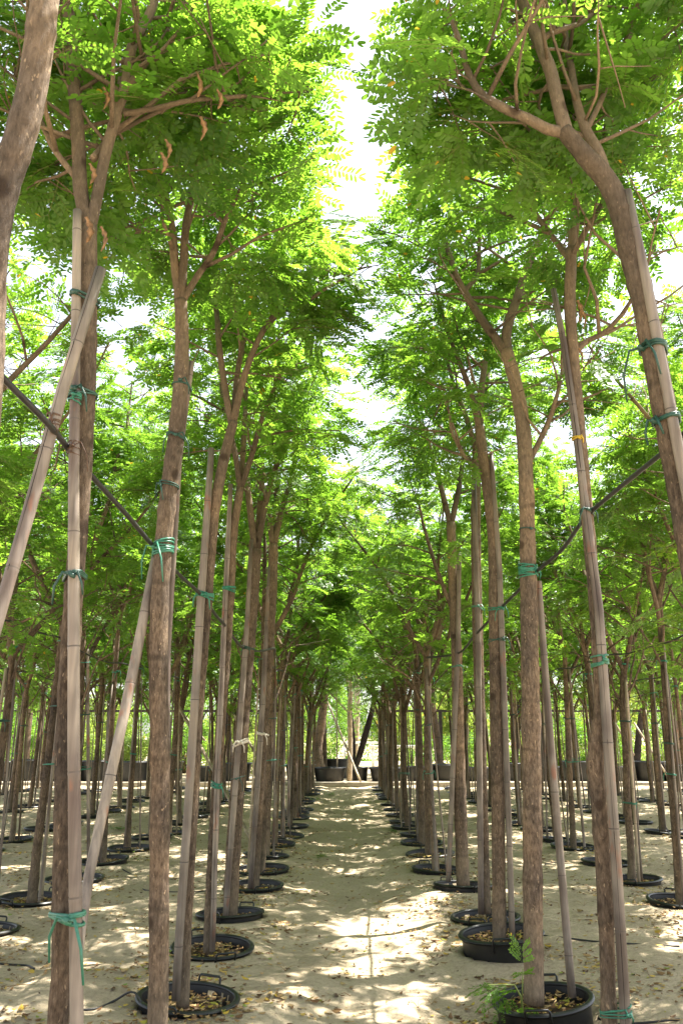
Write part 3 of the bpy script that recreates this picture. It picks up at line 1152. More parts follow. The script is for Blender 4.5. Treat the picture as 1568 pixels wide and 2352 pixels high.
hero(0, 5, 7.87, [(528, 2118, 34), (536, 1950, 33), (552, 1720, 31), (568, 1520, 29), (580, 1380, 27), (588, 1262, 26)],
     [([(587, 1270, 17), (572, 1150, 15), (562, 1060, 12, .1)], 0.9), ([(588, 1270, 17), (618, 1120, 14), (650, 1020, 11, -.1)], 0.8), ([(588, 1265, 15), (600, 1120, 13, .2), (604, 1020, 10, .3)], 0.9)],
     1.0, 5.7, "thick brown tree with a white rag knotted at chest height, path's left", 26)
hero(0, 6, 9.07, [(582, 2055, 26), (590, 1900, 25), (602, 1700, 24), (616, 1500, 23), (626, 1330, 22), (628, 1250, 21)],
     [([(628, 1258, 15), (650, 1160, 13), (672, 1090, 10, -.1)], 0.9), ([(627, 1258, 15), (615, 1170, 13), (600, 1100, 11, .1)], 0.9), ([(628, 1255, 13), (635, 1150, 12, .25), (636, 1050, 9, .35)], 0.9)],
     1.0, 5.7, "brown tree beside a pale cane, wearing a white rag band, left of the path", 27)
# first row right of the path
hero(1, 0, 3.05, [(1592, 1330, 50), (1562, 1150, 51), (1520, 920, 52), (1478, 700, 52), (1440, 545, 52), (1424, 480, 50), (1385, 405, 46), (1340, 355, 42), (1294, 300, 36)],
     [([(1300, 308, 34), (1282, 240, 32), (1262, 160, 30), (1240, 105, 29), (1212, 40, 27), (1188, -30, 25), (1160, -180, 20)], 0.7),
      ([(1298, 306, 26), (1262, 298, 25), (1210, 272, 23), (1150, 245, 21), (1108, 218, 19), (1082, 182, 17), (1060, 115, 15)], 0.6),
      ([(1396, 420, 26, .02), (1376, 355, 25, .05), (1345, 300, 23, .1), (1325, 240, 20, .15), (1310, 150, 17, .2)], 0.8),
      ([(1242, 96, 15), (1262, 78, 14), (1295, 66, 13), (1340, 48, 11, .1), (1385, 5, 9, .15)], 0.5),
      ([(1345, 300, 14, .1), (1375, 240, 13, .15), (1400, 180, 11, .25), (1440, 100, 9, .3)], 0.6)],
     0.70, 6.0, "tree arching inward over the path from the top corner beside a tall pale pole", 31, nsub=8, foot=1.36, zlo=4.1, open_front=0.75, target=240)
hero(1, 1, 4.25, [(1399, 2352, 36), (1390, 2100, 36), (1377, 1880, 37), (1366, 1740, 37), (1378, 1625, 30), (1374, 1520, 29), (1358, 1300, 28), (1338, 1080, 28), (1318, 850, 27), (1308, 690, 26), (1312, 570, 25)],
     [([(1311, 585, 20), (1318, 500, 19), (1330, 430, 18), (1345, 330, 15, .1)], 0.8),
      ([(1318, 815, 14), (1345, 785, 13), (1385, 765, 12), (1430, 720, 10, -.1)], 0.4),
      ([(1310, 600, 15), (1280, 560, 14, .1), (1235, 500, 12, .15), (1190, 420, 10, .2)], 0.6),
      ([(1311, 590, 15), (1350, 520, 14, -.15), (1400, 440, 12, -.25)], 0.7)],
     0.9, 5.8, "kinked slender tree with a swollen lower trunk next to a long cracked pole", 32, zlo=4.4, open_front=0.3)
hero(1, 2, 5.45, [(1226, 2305, 46), (1223, 2100, 45), (1221, 1800, 43), (1217, 1550, 42), (1212, 1300, 37), (1208, 1130, 35), (1200, 980, 33), (1183, 880, 31), (1162, 805, 30)],
     [([(1164, 815, 24), (1140, 780, 22), (1110, 740, 20), (1075, 685, 18), (1050, 640, 15), (1030, 580, 13)], 0.7),
      ([(1166, 818, 24), (1162, 770, 23), (1185, 690, 20), (1206, 625, 18), (1250, 525, 16, .05), (1285, 440, 13, .1)], 0.7),
      ([(1209, 1070, 13), (1235, 1020, 13), (1262, 960, 12), (1275, 920, 10, -.1), (1290, 860, 8, -.1)], 0.35),
      ([(1065, 670, 12), (1095, 630, 11, .1), (1100, 560, 9, .15)], 0.6)],
     1.0, 5.9, "stout tree forking into a wide V, rising from the largest raised pot", 33, zlo=4.2, open_front=0.85)
hero(1, 3, 6.65, [(1146, 2182, 31), (1144, 1950, 30), (1140, 1700, 29), (1136, 1450, 28), (1130, 1200, 27), (1112, 1070, 25), (1100, 980, 22)],
     [([(1101, 990, 16), (1104, 900, 15), (1120, 800, 12, .1)], 0.9), ([(1101, 990, 15), (1080, 900, 14, -.1), (1050, 820, 11, -.2)], 0.8), ([(1118, 1100, 11), (1075, 1060, 10), (1040, 1000, 8, .1)], 0.5)],
     1.0, 5.7, "brown tree with scarred bark beside a grey pole, in the second raised pot", 34, zlo=3.3)
hero(1, 4, 7.87, [(1114, 2098, 26), (1108, 1900, 25), (1102, 1650, 24), (1095, 1400, 23), (1092, 1200, 22), (1094, 1020, 20)],
     [([(1094, 1030, 14), (1105, 940, 13), (1120, 860, 10, .1)], 0.8), ([(1094, 1040, 14), (1070, 960, 12, -.1), (1040, 880, 10, -.15)], 0.8), ([(1093, 1110, 10), (1075, 1050, 9), (1040, 1010, 7)], 0.5)],
     1.0, 5.7, "straight tree half hidden by its grey pole, third pot visible right of the path", 35)
hero(1, 5, 9.05, [(1063, 2038, 30), (1058, 1900, 29), (1052, 1700, 27), (1048, 1500, 24), (1040, 1350, 22), (1035, 1200, 20)],
     [([(1035, 1210, 14), (1010, 1110, 12), (985, 1020, 9, -.1)], 0.9), ([(1035, 1210, 14), (1055, 1110, 12), (1065, 1030, 9, .15)], 0.9), ([(1046, 1420, 10), (1000, 1300, 9), (970, 1200, 7)], 0.6)],
     0.98, 5.6, "brown tree with a cane leaning in front, fourth visible pot right of the path", 36)


def hero_stake(px_pts, label, seed, mat_=None, ground=None, split=False):
    pts = [PR(*p[:2], p[3], p[2]) for p in px_pts]
    if ground is not None:
        pts = [to_ground(pts[0], pts[1], ground)] + pts
    o = stake_obj(pts, seed, mat_ or BAMBOO, base=pts[0][:3], split=split, gap=0.43, sides=16)
    tag(o, label, "stake", GS)
    return [np.array(p) for p in pts]


SK = {}
SK['l1'] = hero_stake([(177, 2352, 31, 2.97), (170, 1700, 28, 2.97), (170, 1100, 25, 2.98), (178, 484, 19, 3.0)], "thick mauve-grey bamboo pole strapped upright to the dappled tree", 1, ground=-0.05)
SK['l1b'] = hero_stake([(2, 1400, 30, 2.72), (80, 1130, 30, 2.80), (146, 890, 28, 2.85), (232, 618, 25, 2.90)], "sunlit bamboo pole leaning diagonally across the upright mauve pole", 2, ground=-0.03, split=0.72)
SK['l2'] = hero_stake([(155, 2352, 24, 3.75), (205, 2010, 24, 3.95), (290, 1620, 24, 4.15), (362, 1262, 22, 4.33)], "slanting bamboo prop running up to the taped tree from behind the mauve pole", 3, ground=-0.03)
SK['l2b'] = hero_stake([(378, 2350, 15, 4.40), (385, 1500, 15, 4.38), (412, 1050, 14, 4.34), (441, 830, 12, 4.32)], "short-topped dark cane hidden behind the taped tree, tip showing beside its bend", 4, ground=-0.05)
SK['l3'] = hero_stake([(404, 2298, 20, 5.36), (412, 2150, 20, 5.36), (436, 1800, 20, 5.37), (461, 1390, 19, 5.38), (486, 1030, 14, 5.40)], "pale grey bamboo pole in the closest pot left of the path", 5)
SK['l4'] = hero_stake([(488, 2185, 13, 6.58), (499, 1800, 13, 6.58), (515, 1430, 13, 6.60), (530, 1112, 11, 6.62)], "split pale cane in the second visible pot left of the path", 6, split=0.75)
SK['l5'] = hero_stake([(518, 2110, 13, 7.80), (545, 1750, 13, 7.80), (566, 1470, 12, 7.82), (578, 1240, 11, 7.84)], "grey cane against the thick tree with the white rag", 7)
SK['l6'] = hero_stake([(574, 2050, 12, 9.0), (592, 1800, 12, 9.0), (606, 1580, 12, 9.02), (620, 1300, 10, 9.05)], "grey cane on the tree wearing the white rag band", 8)
SK['r0'] = hero_stake([(1570, 1100, 25, 2.99), (1532, 905, 24, 2.99), (1484, 650, 22, 3.0), (1440, 438, 18, 3.02)], "pale pole with rusty stains tied beside the arching tree, top corner", 9, ground=-0.05)
SK['r1'] = hero_stake([(1436, 2352, 25, 4.18), (1416, 2010, 24, 4.18), (1398, 1750, 23, 4.18), (1374, 1400, 21, 4.19), (1346, 1180, 19, 4.2), (1318, 960, 17, 4.22), (1294, 790, 15, 4.23), (1270, 665, 13, 4.25)],
                     "long grey pole with a black crack beside the kinked tree", 10, ground=-0.05, split=0.70)
SK['r2'] = hero_stake([(1313, 2290, 19, 5.45), (1284, 1950, 18, 5.5), (1258, 1640, 17, 5.52), (1236, 1335, 14, 5.53)], "grey pole slanting from the largest raised pot towards the stout tree", 11)
SK['r3'] = hero_stake([(1176, 2172, 14, 6.62), (1168, 1900, 14, 6.6), (1157, 1600, 14, 6.6), (1146, 1300, 13, 6.6), (1127, 1040, 10, 6.62)], "grey pole in the second raised pot right of the path", 12)
SK['r4'] = hero_stake([(1104, 2100, 14, 7.8), (1101, 1800, 14, 7.8), (1097, 1450, 14, 7.8), (1088, 1105, 11, 7.82)], "grey pole covering the straight tree of the third visible pot", 13)
SK['r5'] = hero_stake([(1029, 2025, 12, 9.0), (1040, 1750, 12, 9.0), (1052, 1450, 11, 8.98), (1054, 1270, 10, 8.98)], "cane crossing in front of the fourth visible pot's tree, right of the path", 14)


def hero_tie(key, sk, py, label, seed, m=TAPE_DK, only=None, **kw):
    """tie at the photo height py of that tree"""
    h = HERO[key]
    z = P(784, py, h['d']).z
    t = at_height([p + np.array((*h['base'], 0)) for p in h['tp']], z)
    cs = []
    if only != 'stake': cs.append((t[0], t[1], t[3]))
    if sk and only != 'trunk':
        s = at_height(SK[sk], z)
        cs.append((s[0], s[1], s[3]))
    o = tie_obj(cs, z, m, seed, base=(cs[0][0], cs[0][1], z), **kw)
    tag(o, label, "tie", GK)
    return cs, z


hero_tie((0, 1), 'l1', 693, "dark green tie near the top of the upright mauve pole", 1, thick=0.005, tails=0)
hero_tie((0, 1), 'l1', 912, "dark green tube tie above the flat teal band on the mauve pole", 2, thick=0.005, tails=1)
hero_tie((0, 1), 'l1', 925, "flat teal tape band round the upright mauve pole", 3, m=TAPE, only='stake', wraps=5, thick=0.0035, tails=0)
hero_tie((0, 1), 'l1', 1040, "rusty wire binding the black hose to the upright mauve pole", 4, m=WIREM, only='stake', wraps=4, thick=0.002, pitch=0.016, tails=2, name="wire_tie")
hero_tie((0, 1), 'l1', 1333, "green tube tie with an upright end, lower half of the mauve pole", 5, thick=0.005, wraps=3)
hero_tie((0, 1), 'l1', 2100, "wide green ribbon tied in a bow low on the dappled tree", 6, m=TAPE, wraps=4, thick=0.006, tails=2, tail_len=0.16, face=-2.2)
hero_tie((0, 2), 'l2b', 880, "dark tie around the taped tree and its cane tip", 7, tails=1)
hero_tie((0, 2), None, 1005, "dark tie with two dangling ends on the taped tree's bend", 8, tails=2, tail_len=0.12, wraps=2)
hero_tie((0, 2), None, 1115, "thin green tie on the taped tree above the hose", 9, tails=2, face=-2.6)
hero_tie((0, 2), 'l2', 1258, "bulky teal wrapping that holds the black hose to the taped tree", 10, m=TAPE, only='trunk', wraps=8, thick=0.0055, pitch=0.010, tails=2, tail_len=0.2, face=-2.4)
hero_tie((0, 3), 'l3', 1370, "teal wrapping holding the hose to the grey pole in the closest pot", 11, m=TAPE, wraps=6, thick=0.0055, pitch=0.010, tails=2, tail_len=0.10)
hero_tie((0, 4), 'l4', 1353, "teal tape band high on the split pale cane", 12, m=TAPE, wraps=4, thick=0.005, tails=0)
hero_tie((0, 4), 'l4', 1803, "teal tape low on the split pale cane with a loose end", 13, m=TAPE, wraps=5, thick=0.005, tails=1, tail_len=0.12)
hero_tie((0, 5), 'l5', 1490, "green tie at head height on the thick ragged tree", 14, wraps=3)
hero_tie((0, 5), 'l5', 1705, "white rag knotted round the thick brown tree and its cane", 15, m=CLOTHM, wraps=4, thick=0.007, tails=2, tail_len=0.12, name="rag_tie")
hero_tie((0, 6), 'l6', 1686, "white rag band round the brown tree beside the pale cane", 16, m=CLOTHM, wraps=4, thick=0.007, tails=1, tail_len=0.12, name="rag_tie")
hero_tie((0, 5), 'l5', 1788, "thin green tie below the white rag on the thick tree", 17, wraps=1, tails=1)
hero_tie((1, 0), 'r0', 805, "dark green tube tie with two long ends on the arching tree", 18, thick=0.006, wraps=3, tails=2, tail_len=0.16, face=-2.8)
hero_tie((1, 0), 'r0', 972, "dark green tube tie below the two-ended one, arching tree", 19, thick=0.006, wraps=2, tails=2, face=-2.8)
hero_tie((1, 1), 'r1', 1015, "yellow tie on the long cracked pole", 20, m=YELTIE, only='stake', wraps=2, tails=1, tail_len=0.04)
hero_tie((1, 1), 'r1', 1180, "dark green tie where the hose meets the long cracked pole", 21, wraps=3, tails=2)
hero_tie((1, 1), 'r1', 1519, "flat teal band joining kinked tree and cracked pole", 22, m=TAPE, wraps=5, thick=0.005, tails=0)
hero_tie((1, 1), 'r1', 2316, "teal tie near the ground on the kinked tree and cracked pole", 23, m=TAPE, wraps=3, thick=0.004, tails=1, tail_len=0.04)
hero_tie((1, 2), None, 1219, "thin green ring high on the stout V-forked tree", 24, wraps=1, tails=0)
hero_tie((1, 2), None, 1315, "bulky teal coil binding the hose to the stout V-forked tree", 25, m=TAPE, wraps=9, thick=0.006, pitch=0.012, tails=1, tail_len=0.05, face=-0.6)
hero_tie((1, 3), 'r3', 1400, "teal tie on the scarred tree and its grey pole", 26, m=TAPE, wraps=3, tails=2)
hero_tie((1, 3), 'r3', 1470, "dark tie under the teal one on the scarred tree", 27, wraps=2, tails=1)
hero_tie((1, 4), 'r4', 1395, "teal tie on the pole covering the straight tree", 28, m=TAPE, wraps=2, tails=1)
hero_tie((1, 5), 'r5', 1530, "green tie on the tree behind the crossing cane", 29, m=TAPE, wraps=3, tails=1)

# wire on the leaning pole
s = at_height(SK['l1b'], P(110, 970, 2.80).z)
tag(tie_obj([(s[0], s[1], s[3])], float(s[2]), WIREM, 77, wraps=6, thick=0.002, pitch=0.02, tails=2, tail_len=0.05, base=(s[0], s[1], s[2]), name="wire_tie"),
    "rusty wire coil binding the black hose to the leaning sunlit pole", "tie", GK)

# ------------------------------------------------------------------ the rest of the rows
HOSE_PT = {}
SPOT = {}
for (ri, j, x, d) in PLAN:
    rn = ROWS[ri][0]
    o_ = ORD[j]
    h = HERO.get((ri, j))
    if h:
        x, y = h['base'][0], h['d']
        t = at_height([p + np.array((*h['base'], 0)) for p in h['tp']], 2.42)
        HOSE_PT.setdefault(ri, []).append((t[0], t[1], 2.42, t[3]))
        if d > 4.6 or True:
            off = {(0, 3): (0.02, 0.05), (1, 2): (0.05, 0), (0, 4): (0.03, 0), (1, 3): (0.02, 0.02)}.get((ri, j), (0, 0))
            place_pot(ri, j, x + off[0], y + off[1], {(0, 3): "sunken black pot full of dry leaves, closest complete one left of the path",
                                     (1, 2): "raised black pot with fresh green cuttings hanging over its rim",
                                     (1, 3): "raised black pot just behind the one holding green cuttings"}.get((ri, j), f"black pot of the {o_} tree, {rn}")[:120])
        continue
    pi = rnd.choice((0, 2, 4, 6, 5)) if ri in (2, 3) and d < 12 else rnd.randrange(8)
    pr = PROTO[pi]
    fresh = not pr['used']
    pr['used'] = True
    t = pr['tree'] if fresh else copy_tree(pr['tree'])
    s = pr['stake'] if fresh else copy_tree(pr['stake'])
    nt_ = 3 if d < 10 and ri < 4 else (2 if d < 15 else 1)
    pick = [0, 1, 2] if nt_ == 3 else (rnd.sample([0, 1, 2], 2) if nt_ == 2 else [rnd.choice([0, 1, 2, 2])])
    zb = gz(x, d) - 0.02
    M = Matrix.Translation((x, d, zb)) @ Matrix.Rotation(R(rnd.gauss(0, 1.3)), 4, 'X') @ Matrix.Rotation(R(rnd.gauss(0, 1.3)) , 4, 'Y') @ Matrix.Rotation(rnd.uniform(0, 6.28), 4, 'Z')
    k = rnd.uniform(0.94, 1.06)
    M = M @ Matrix.Diagonal((k * rnd.uniform(0.94, 1.06),) * 2 + (k, 1.0))
    t.matrix_world = M
    s.matrix_world = M
    tag(t, f"{pr['word']} brown tree, {o_} from the camera in the {rn}", "tree", GT)
    tag(s, f"{pr['tone']} bamboo stake by the {o_} tree in the {rn}", "stake", GS)
    for q in pick:
        if fresh: c = pr['ties'][q]
        else: c = copy_tree(pr['ties'][q])
        c.matrix_world = M
        tag(c, f"{'green' if q != 1 else 'dark green'} tie at {('waist', 'head', 'top')[q]} height, {o_} tree, {rn}", "tie", GK)
    if fresh:
        for q in range(3):
            if q not in pick:
                c = pr['ties'][q]
                c.matrix_world = M
                tag(c, f"{'green' if q != 1 else 'dark green'} tie at {('waist', 'head', 'top')[q]} height, {o_} tree, {rn}", "tie", GK)
    if fresh or rnd.random() < 0.85:
        c = pr['cane'] if fresh else copy_tree(pr['cane'])
        c.matrix_world = M
        tag(c, f"thin second cane by the {o_} tree in the {rn}", "stake", GS)
    HOSE_PT.setdefault(ri, []).append((x, d, 2.42, 0.04))
    place_pot(ri, j, x, d, f"{'round' if ri % 2 else 'sunken'} black pot of the {o_} tree, {rn}")
for pr in PROTO:
    if not pr['used']:
        for o in [pr['tree'], pr['stake'], pr['cane'], *pr['ties']]:
            for c in list(o.children): bpy.data.objects.remove(c)
            bpy.data.objects.remove(o)

# ------------------------------------------------------------------ hoses strung along the rows
hp = {0: [P(-90, 760, 2.2), P(0, 860, 2.45), P(110, 972, 2.74), P(166, 1042, 3.06), P(285, 1175, 3.65), P(352, 1254, 4.25), P(410, 1318, 4.85), P(466, 1370, 5.43), P(495, 1412, 6.05), P(518, 1438, 6.62), P(540, 1470, 7.2), P(562, 1490, 7.85)],
      1: [P(1640, 930, 2.75), P(1532, 1030, 3.25), P(1440, 1105, 3.75), P(1348, 1184, 4.27), P(1290, 1262, 4.85), P(1232, 1312, 5.42), P(1186, 1360, 6.05), P(1150, 1396, 6.66), P(1118, 1430, 7.25), P(1092, 1457, 7.86), P(1048, 1502, 9.05)]}
for ri in range(0, 8):
    pts = [Vector(p) for p in hp.get(ri, [])]
    last = pts[-1].y if pts else -1
    prev = pts[-1] if pts else None
    for (x, y, z, r) in sorted(HOSE_PT[ri], key=lambda q: q[1]):
        if y < last + 0.6: continue
        q = Vector((x + (r + 0.013) * (1 if ri % 2 == 0 else -1), y, z + rnd.uniform(-0.06, 0.06) - 0.01 * max(0, 12 - y) * 0.2))
        if prev is not None:
            m_ = prev.lerp(q, 0.5)
            m_.z -= rnd.uniform(0.005, 0.03)
            pts.append(m_)
        pts.append(q)
        prev = q
    mb = MB()
    sp = smooth_path(pts, 4)
    mb.tube(sp, 0.0115 if ri < 2 else 0.009, 8)
    tag(mb.build("black_hose", HOSE), f"black hose strung at crown height along the {ROWS[ri][0]}", "hose", "hoses strung along the tree rows")

# drip lines on the sand
drip = [([(120, 2318), (215, 2312), (262, 2296), (300, 2300), (330, 2318)], "drip hose curling over the rim of the closest left pot"),
        ([(0, 2215), (30, 2212), (60, 2212), (80, 2222)], "short drip hose on the sand at the left edge"),
        ([(1240, 2148), (1300, 2154), (1360, 2164), (1425, 2172), (1560, 2180)], "drip hose crossing the sand behind the long cracked pole"),
        ([(1370, 2310), (1400, 2322), (1450, 2336), (1560, 2340)], "drip hose running from the largest raised pot to the frame edge"),
        ([(250, 1986), (300, 1998), (380, 2048), (470, 2052), (500, 2040)], "drip hose between the first and second left rows"),
        ([(1250, 1985), (1300, 1978), (1350, 1984)], "drip hose behind the stout tree, second right row")]
for pts, lab in drip:
    w = []
    for (px, py) in pts:
        an = math.atan((py - 1176) / FPX) - PITCH
        d = CAMH / math.tan(an)
        q = P(px, py, d)
        w.append((q.x, q.y, gz(q.x, q.y) + 0.006))
    if "rim of" in lab:
        w = w[:3] + [(w[3][0], w[3][1], w[3][2] + 0.06), (w[4][0] + .02, w[4][1], w[4][2] + 0.02)]
    mb = MB()
    mb.tube(smooth_path(w, 6), 0.0065, 6)
    tag(mb.build("drip_hose", HOSE), lab, "hose", "drip hoses on the sand")

# ------------------------------------------------------------------ seed pods on the near trees
pod_i = 0


def pod(parent, pos, base, L, seed, yaw):
    rg = random.Random(seed)
    mb = MB()
    n = 7
    vs, fs = [], []
    tw = rg.uniform(-0.5, 1.5)
    for i in range(n + 1):
        t = i / n
        w = L * 0.14 * (math.sin(math.pi * min(1, 0.08 + t * 0.95)) ** 0.5) * (0.85 + 0.3 * math.cos(i * 3.0))
        a = yaw + tw * t
        c = Vector(pos) - Vector(base) + Vector((0.02 * math.sin(t * 3), 0.02 * t, -L * t))
        sv = Vector((math.cos(a), math.sin(a), 0))
        nv_ = Vector((-sv.y, sv.x, 0)) * (0.0015 + 0.0025 * (i % 2))
        vs += [c - sv * w, c + nv_, c + sv * w, c - nv_]
    for i in range(n):
        for q in range(4):
            fs.append((i * 4 + q, i * 4 + (q + 1) % 4, i * 4 + 4 + (q + 1) % 4, i * 4 + 4 + q))
    mb.add(vs, fs)
    mb.build("seed_pod", PODM, parent)


for key, d, lst in (((0, 1), 2.9, [(452, 165, .16), (498, 205, .12), (460, 268, .14), (238, 200, .13), (206, 375, .12), (198, 498, .15), (232, 520, .14), (380, 320, .12), (370, 350, .12)]),
                    ((0, 2), 4.1, [(345, 400, .16), (330, 420, .14)]),
                    ((1, 1), 4.1, [(1325, 690, .18), (1335, 715, .14), (1328, 800, .14)]),
                    ((1, 2), 5.2, [(1105, 540, .12)])):
    h = HERO[key]
    for (px, py, L) in lst:
        pod_i += 1
        L *= 0.72
        pod(h['root'], P(px, py, d), h['base'], L, pod_i, rnd.uniform(0, 3))

# fresh cuttings lying in and over the largest raised pot
cut = empty("cut_branch", (1.0, 5.2, 0.1))
rg = random.Random(8)
c0 = P(1190, 2255, 5.30)
fr = []
for (px, py, dx, dz) in ((1195, 2275, -1, 0.25), (1175, 2268, -1, 0.0), (1150, 2262, -1, -0.3), (1120, 2262, -1, -0.2), (1180, 2285, -0.8, -0.5), (1165, 2280, -0.7, -0.4), (1195, 2225, 0.2, 0.7), (1200, 2245, -0.1, 0.3), (1198, 2300, 0.1, -0.5), (1130, 2275, -0.6, -0.4)):
    q = P(px, py, 5.22)
    q.z = max(q.z, gz(q.x, q.y) + 0.02)
    fr.append((q - cut.location, (dx, rg.uniform(-0.5, 0.2), dz)))
link("foliage", foliage_mesh("foliage", fr, rg, [LEAF, STEM], 0.42), cut)
mb = MB()
mb.tube([P(1200, 2330, 5.3) - cut.location, P(1196, 2290, 5.3) - cut.location, P(1180, 2262, 5.25) - cut.location, P(1120, 2262, 5.2) - cut.location], [0.006, 0.006, 0.005, 0.003], 6)
mb.tube([P(1198, 2300, 5.3) - cut.location, P(1200, 2225, 5.3) - cut.location], [0.005, 0.003], 6)
mb.build("stem", STEM, cut)
tag(cut, "fresh green leafy cuttings draped over the rim of the raised pot", "cutting")

# sprouts on the path and in far pots
for i, (px, py, sc, lab) in enumerate(((735, 1968, 0.55, "sprawling green weed on the path, middle of its length"), (722, 1838, 0.9, "green weed at the far left end of the path"), (905, 1905, 0.6, "small green sprout in a pot right of the path, far along"), (760, 1828, 0.7, "low green weed near the kerb end of the path"), (265, 1905, 0.8, "leafy green sprout among the pots, second left row"))):
    an = math.atan((py - 1176) / FPX) - PITCH
    d = CAMH / math.tan(an)
    q = P(px, py, d)
    w = empty("weed", (q.x, q.y, gz(q.x, q.y)))
    rg = random.Random(40 + i)
    fr = []
    for k in range(9):
        a = rg.uniform(0, 6.28)
        sc *= 0.9
        fr.append(((rg.gauss(0, 0.1 * sc), rg.gauss(0, 0.08 * sc), 0.015 + rg.uniform(0, 0.10) * sc), (math.cos(a), math.sin(a), rg.uniform(0, 0.4))))
    link("foliage", foliage_mesh("foliage", fr, rg, [LEAF, STEM], sc), w)
    mb = MB()
    for k in range(4): mb.tube([(0, 0, -0.01), (rg.gauss(0, .05), rg.gauss(0, .05), 0.08 * sc)], [0.003, 0.002], 5)
    mb.build("stem", STEM, w)
    tag(w, lab, "weed", "weeds growing in the sand")

# ------------------------------------------------------------------ leaf litter over the sand
rg = random.Random(99)
mb = MB()
ctr = [(x, d) for (ri, j, x, d) in PLAN]
n = 0
while n < 26000:
    d = 2.5 + 24 * rg.random() ** 1.9
    w = 0.45 * d + 0.6
    x = rg.uniform(-w, w)
    # drifts: thicker along the rows, thinner on the trodden strip
    rowd = min(abs(x - r_[1]) for r_ in ROWS)
    cl = float(vnoise(np.array(x), np.array(d), 0.35, 12)) + 0.5
    if rg.random() > (0.25 + 0.75 * math.exp(-(rowd / 0.45) ** 2)) * (0.10 + 2.6 * max(0.0, cl - 0.38)): continue
    if min((x - a) ** 2 + (d - b) ** 2 for a, b in ctr if abs(b - d) < 0.5) < 0.095 if any(abs(b - d) < 0.5 for a, b in ctr) else False: continue
    s = rg.uniform(0.010, 0.024) * (1.5 if rg.random() < 0.12 else 1)
    leaf_quad(mb, x, d, gz(x, d) + rg.uniform(0.003, 0.012), s, rg)
    n += 1
tag(mb.build("leaf_litter", LITTER, smooth=False), "dry brown and yellow fallen leaves scattered over the sand", "leaf litter", kind="stuff")

# dry grass tufts and twigs
mb = MB()
for _ in range(70):
    d = rg.uniform(3.6, 9)
    x = rg.uniform(-0.4 * d, 0.4 * d)
    z = gz(x, d)
    if rg.random() < 0.5:
        a, L = rg.uniform(0, 6.28), rg.uniform(0.08, 0.28)
        mb.tube([(x, d, z + 0.006), (x + math.cos(a) * L * .5, d + math.sin(a) * L * .5, z + 0.02), (x + math.cos(a + .3) * L, d + math.sin(a + .3) * L, z + 0.008)], [0.0025, 0.002, 0.0012], 4, tint=rg.uniform(.3, .7))
    else:
        for k in range(5):
            a = rg.uniform(0, 6.28)
            mb.tube([(x, d, z), (x + math.cos(a) * .03, d + math.sin(a) * .03, z + .03), (x + math.cos(a) * .07, d + math.sin(a) * .07, z + .04)], [0.0018, 0.0015, 0.0008], 3, tint=0.75)
tag(mb.build("dry_twigs", LITTER), "thin dry twigs and grass stalks lying on the sand", "twigs", kind="stuff")

# ------------------------------------------------------------------ beyond the plot: kerb, tubs, trees, frames, shrubs
mb = MB()
rgk = random.Random(2)
xk = -22.0
while xk < 22:
    L = 1.0
    mb.box((xk + L / 2, KERB_D + 0.09, 0.0 + rgk.uniform(-0.004, 0.004)), (L - 0.012, 0.18, 0.26 + rgk.uniform(-0.006, 0.006)))
    xk += L
tag(mb.build("kerb", CONC, smooth=False), "low grey concrete kerb closing the far end of the plot", "kerb", kind="structure")


def tub(x, d, r, h, label, src=[]):
    root = empty("tub", (x, d, 0.1))
    mb = MB()
    mb.lathe([(r * 0.82, 0), (r * 0.95, h * 0.93), (r * 0.95, h)], 36)
    mb.lathe([(r * 0.90, h), (r * 0.88, h - 0.12)], 36)
    wall = mb.build("wall", POT, root)
    rm = MB()
    rm.lathe([(r * 0.95, h - 0.05), (r * 1.0, h - 0.05), (r * 1.0, h), (r * 0.90, h)], 36)
    rm.build("rim", POT, wall)
    so = MB()
    so.add([(r * 0.89 * math.cos(6.283 * k / 24), r * 0.89 * math.sin(6.283 * k / 24), h - 0.08) for k in range(24)], [tuple(range(24))])
    so.build("soil", SOIL, root)
    tag(root, label, "tub", "big black tubs beyond the kerb")


FP = lambda px, d: P(px, 1700, d).x
tubs = [(757, 28.0, 0.54, 0.42), (825, 28.3, 0.29, 0.42), (888, 28.1, 0.60, 0.42), (770, 30.2, 0.5, 0.62), (960, 28.0, 0.45, 0.45), (1020, 28.4, 0.55, 0.5), (1095, 28.1, 0.5, 0.42), (1170, 28.3, 0.6, 0.55), (1250, 28.0, 0.5, 0.45),
        (1325, 28.4, 0.62, 0.6), (1410, 28.1, 0.5, 0.45), (1480, 28.3, 0.6, 0.6), (1545, 28.0, 0.5, 0.5), (690, 28.2, 0.5, 0.5), (620, 28.0, 0.55, 0.5), (540, 28.3, 0.6, 0.55), (465, 28.0, 0.5, 0.45), (390, 28.3, 0.5, 0.6), (310, 28.1, 0.62, 0.6),
        (228, 28.3, 0.6, 0.62), (150, 28.0, 0.55, 0.55), (75, 28.3, 0.6, 0.65), (10, 28.1, 0.5, 0.6)]
names_t = ["wide black tub beyond the kerb under the pale forked tree", "narrow black tub with grass tufts at the path's end", "wide black tub beyond the kerb, just right of the path's end", "tall black tub standing behind the wide one at the path's end"]
for i, (px, d, r, h) in enumerate(tubs):
    x = FP(px, d)
    if i < 4: lab = names_t[i]
    else:
        side = [t for t in tubs[4:] if (t[0] > 793) == (px > 793)]
        side.sort(key=lambda t: abs(t[0] - 793))
        lab = f"black tub beyond the kerb, {ORD[side.index((px, d, r, h))]} outward from the path's {'right' if px > 793 else 'left'} end"
    tub(x, d, r, h, lab)


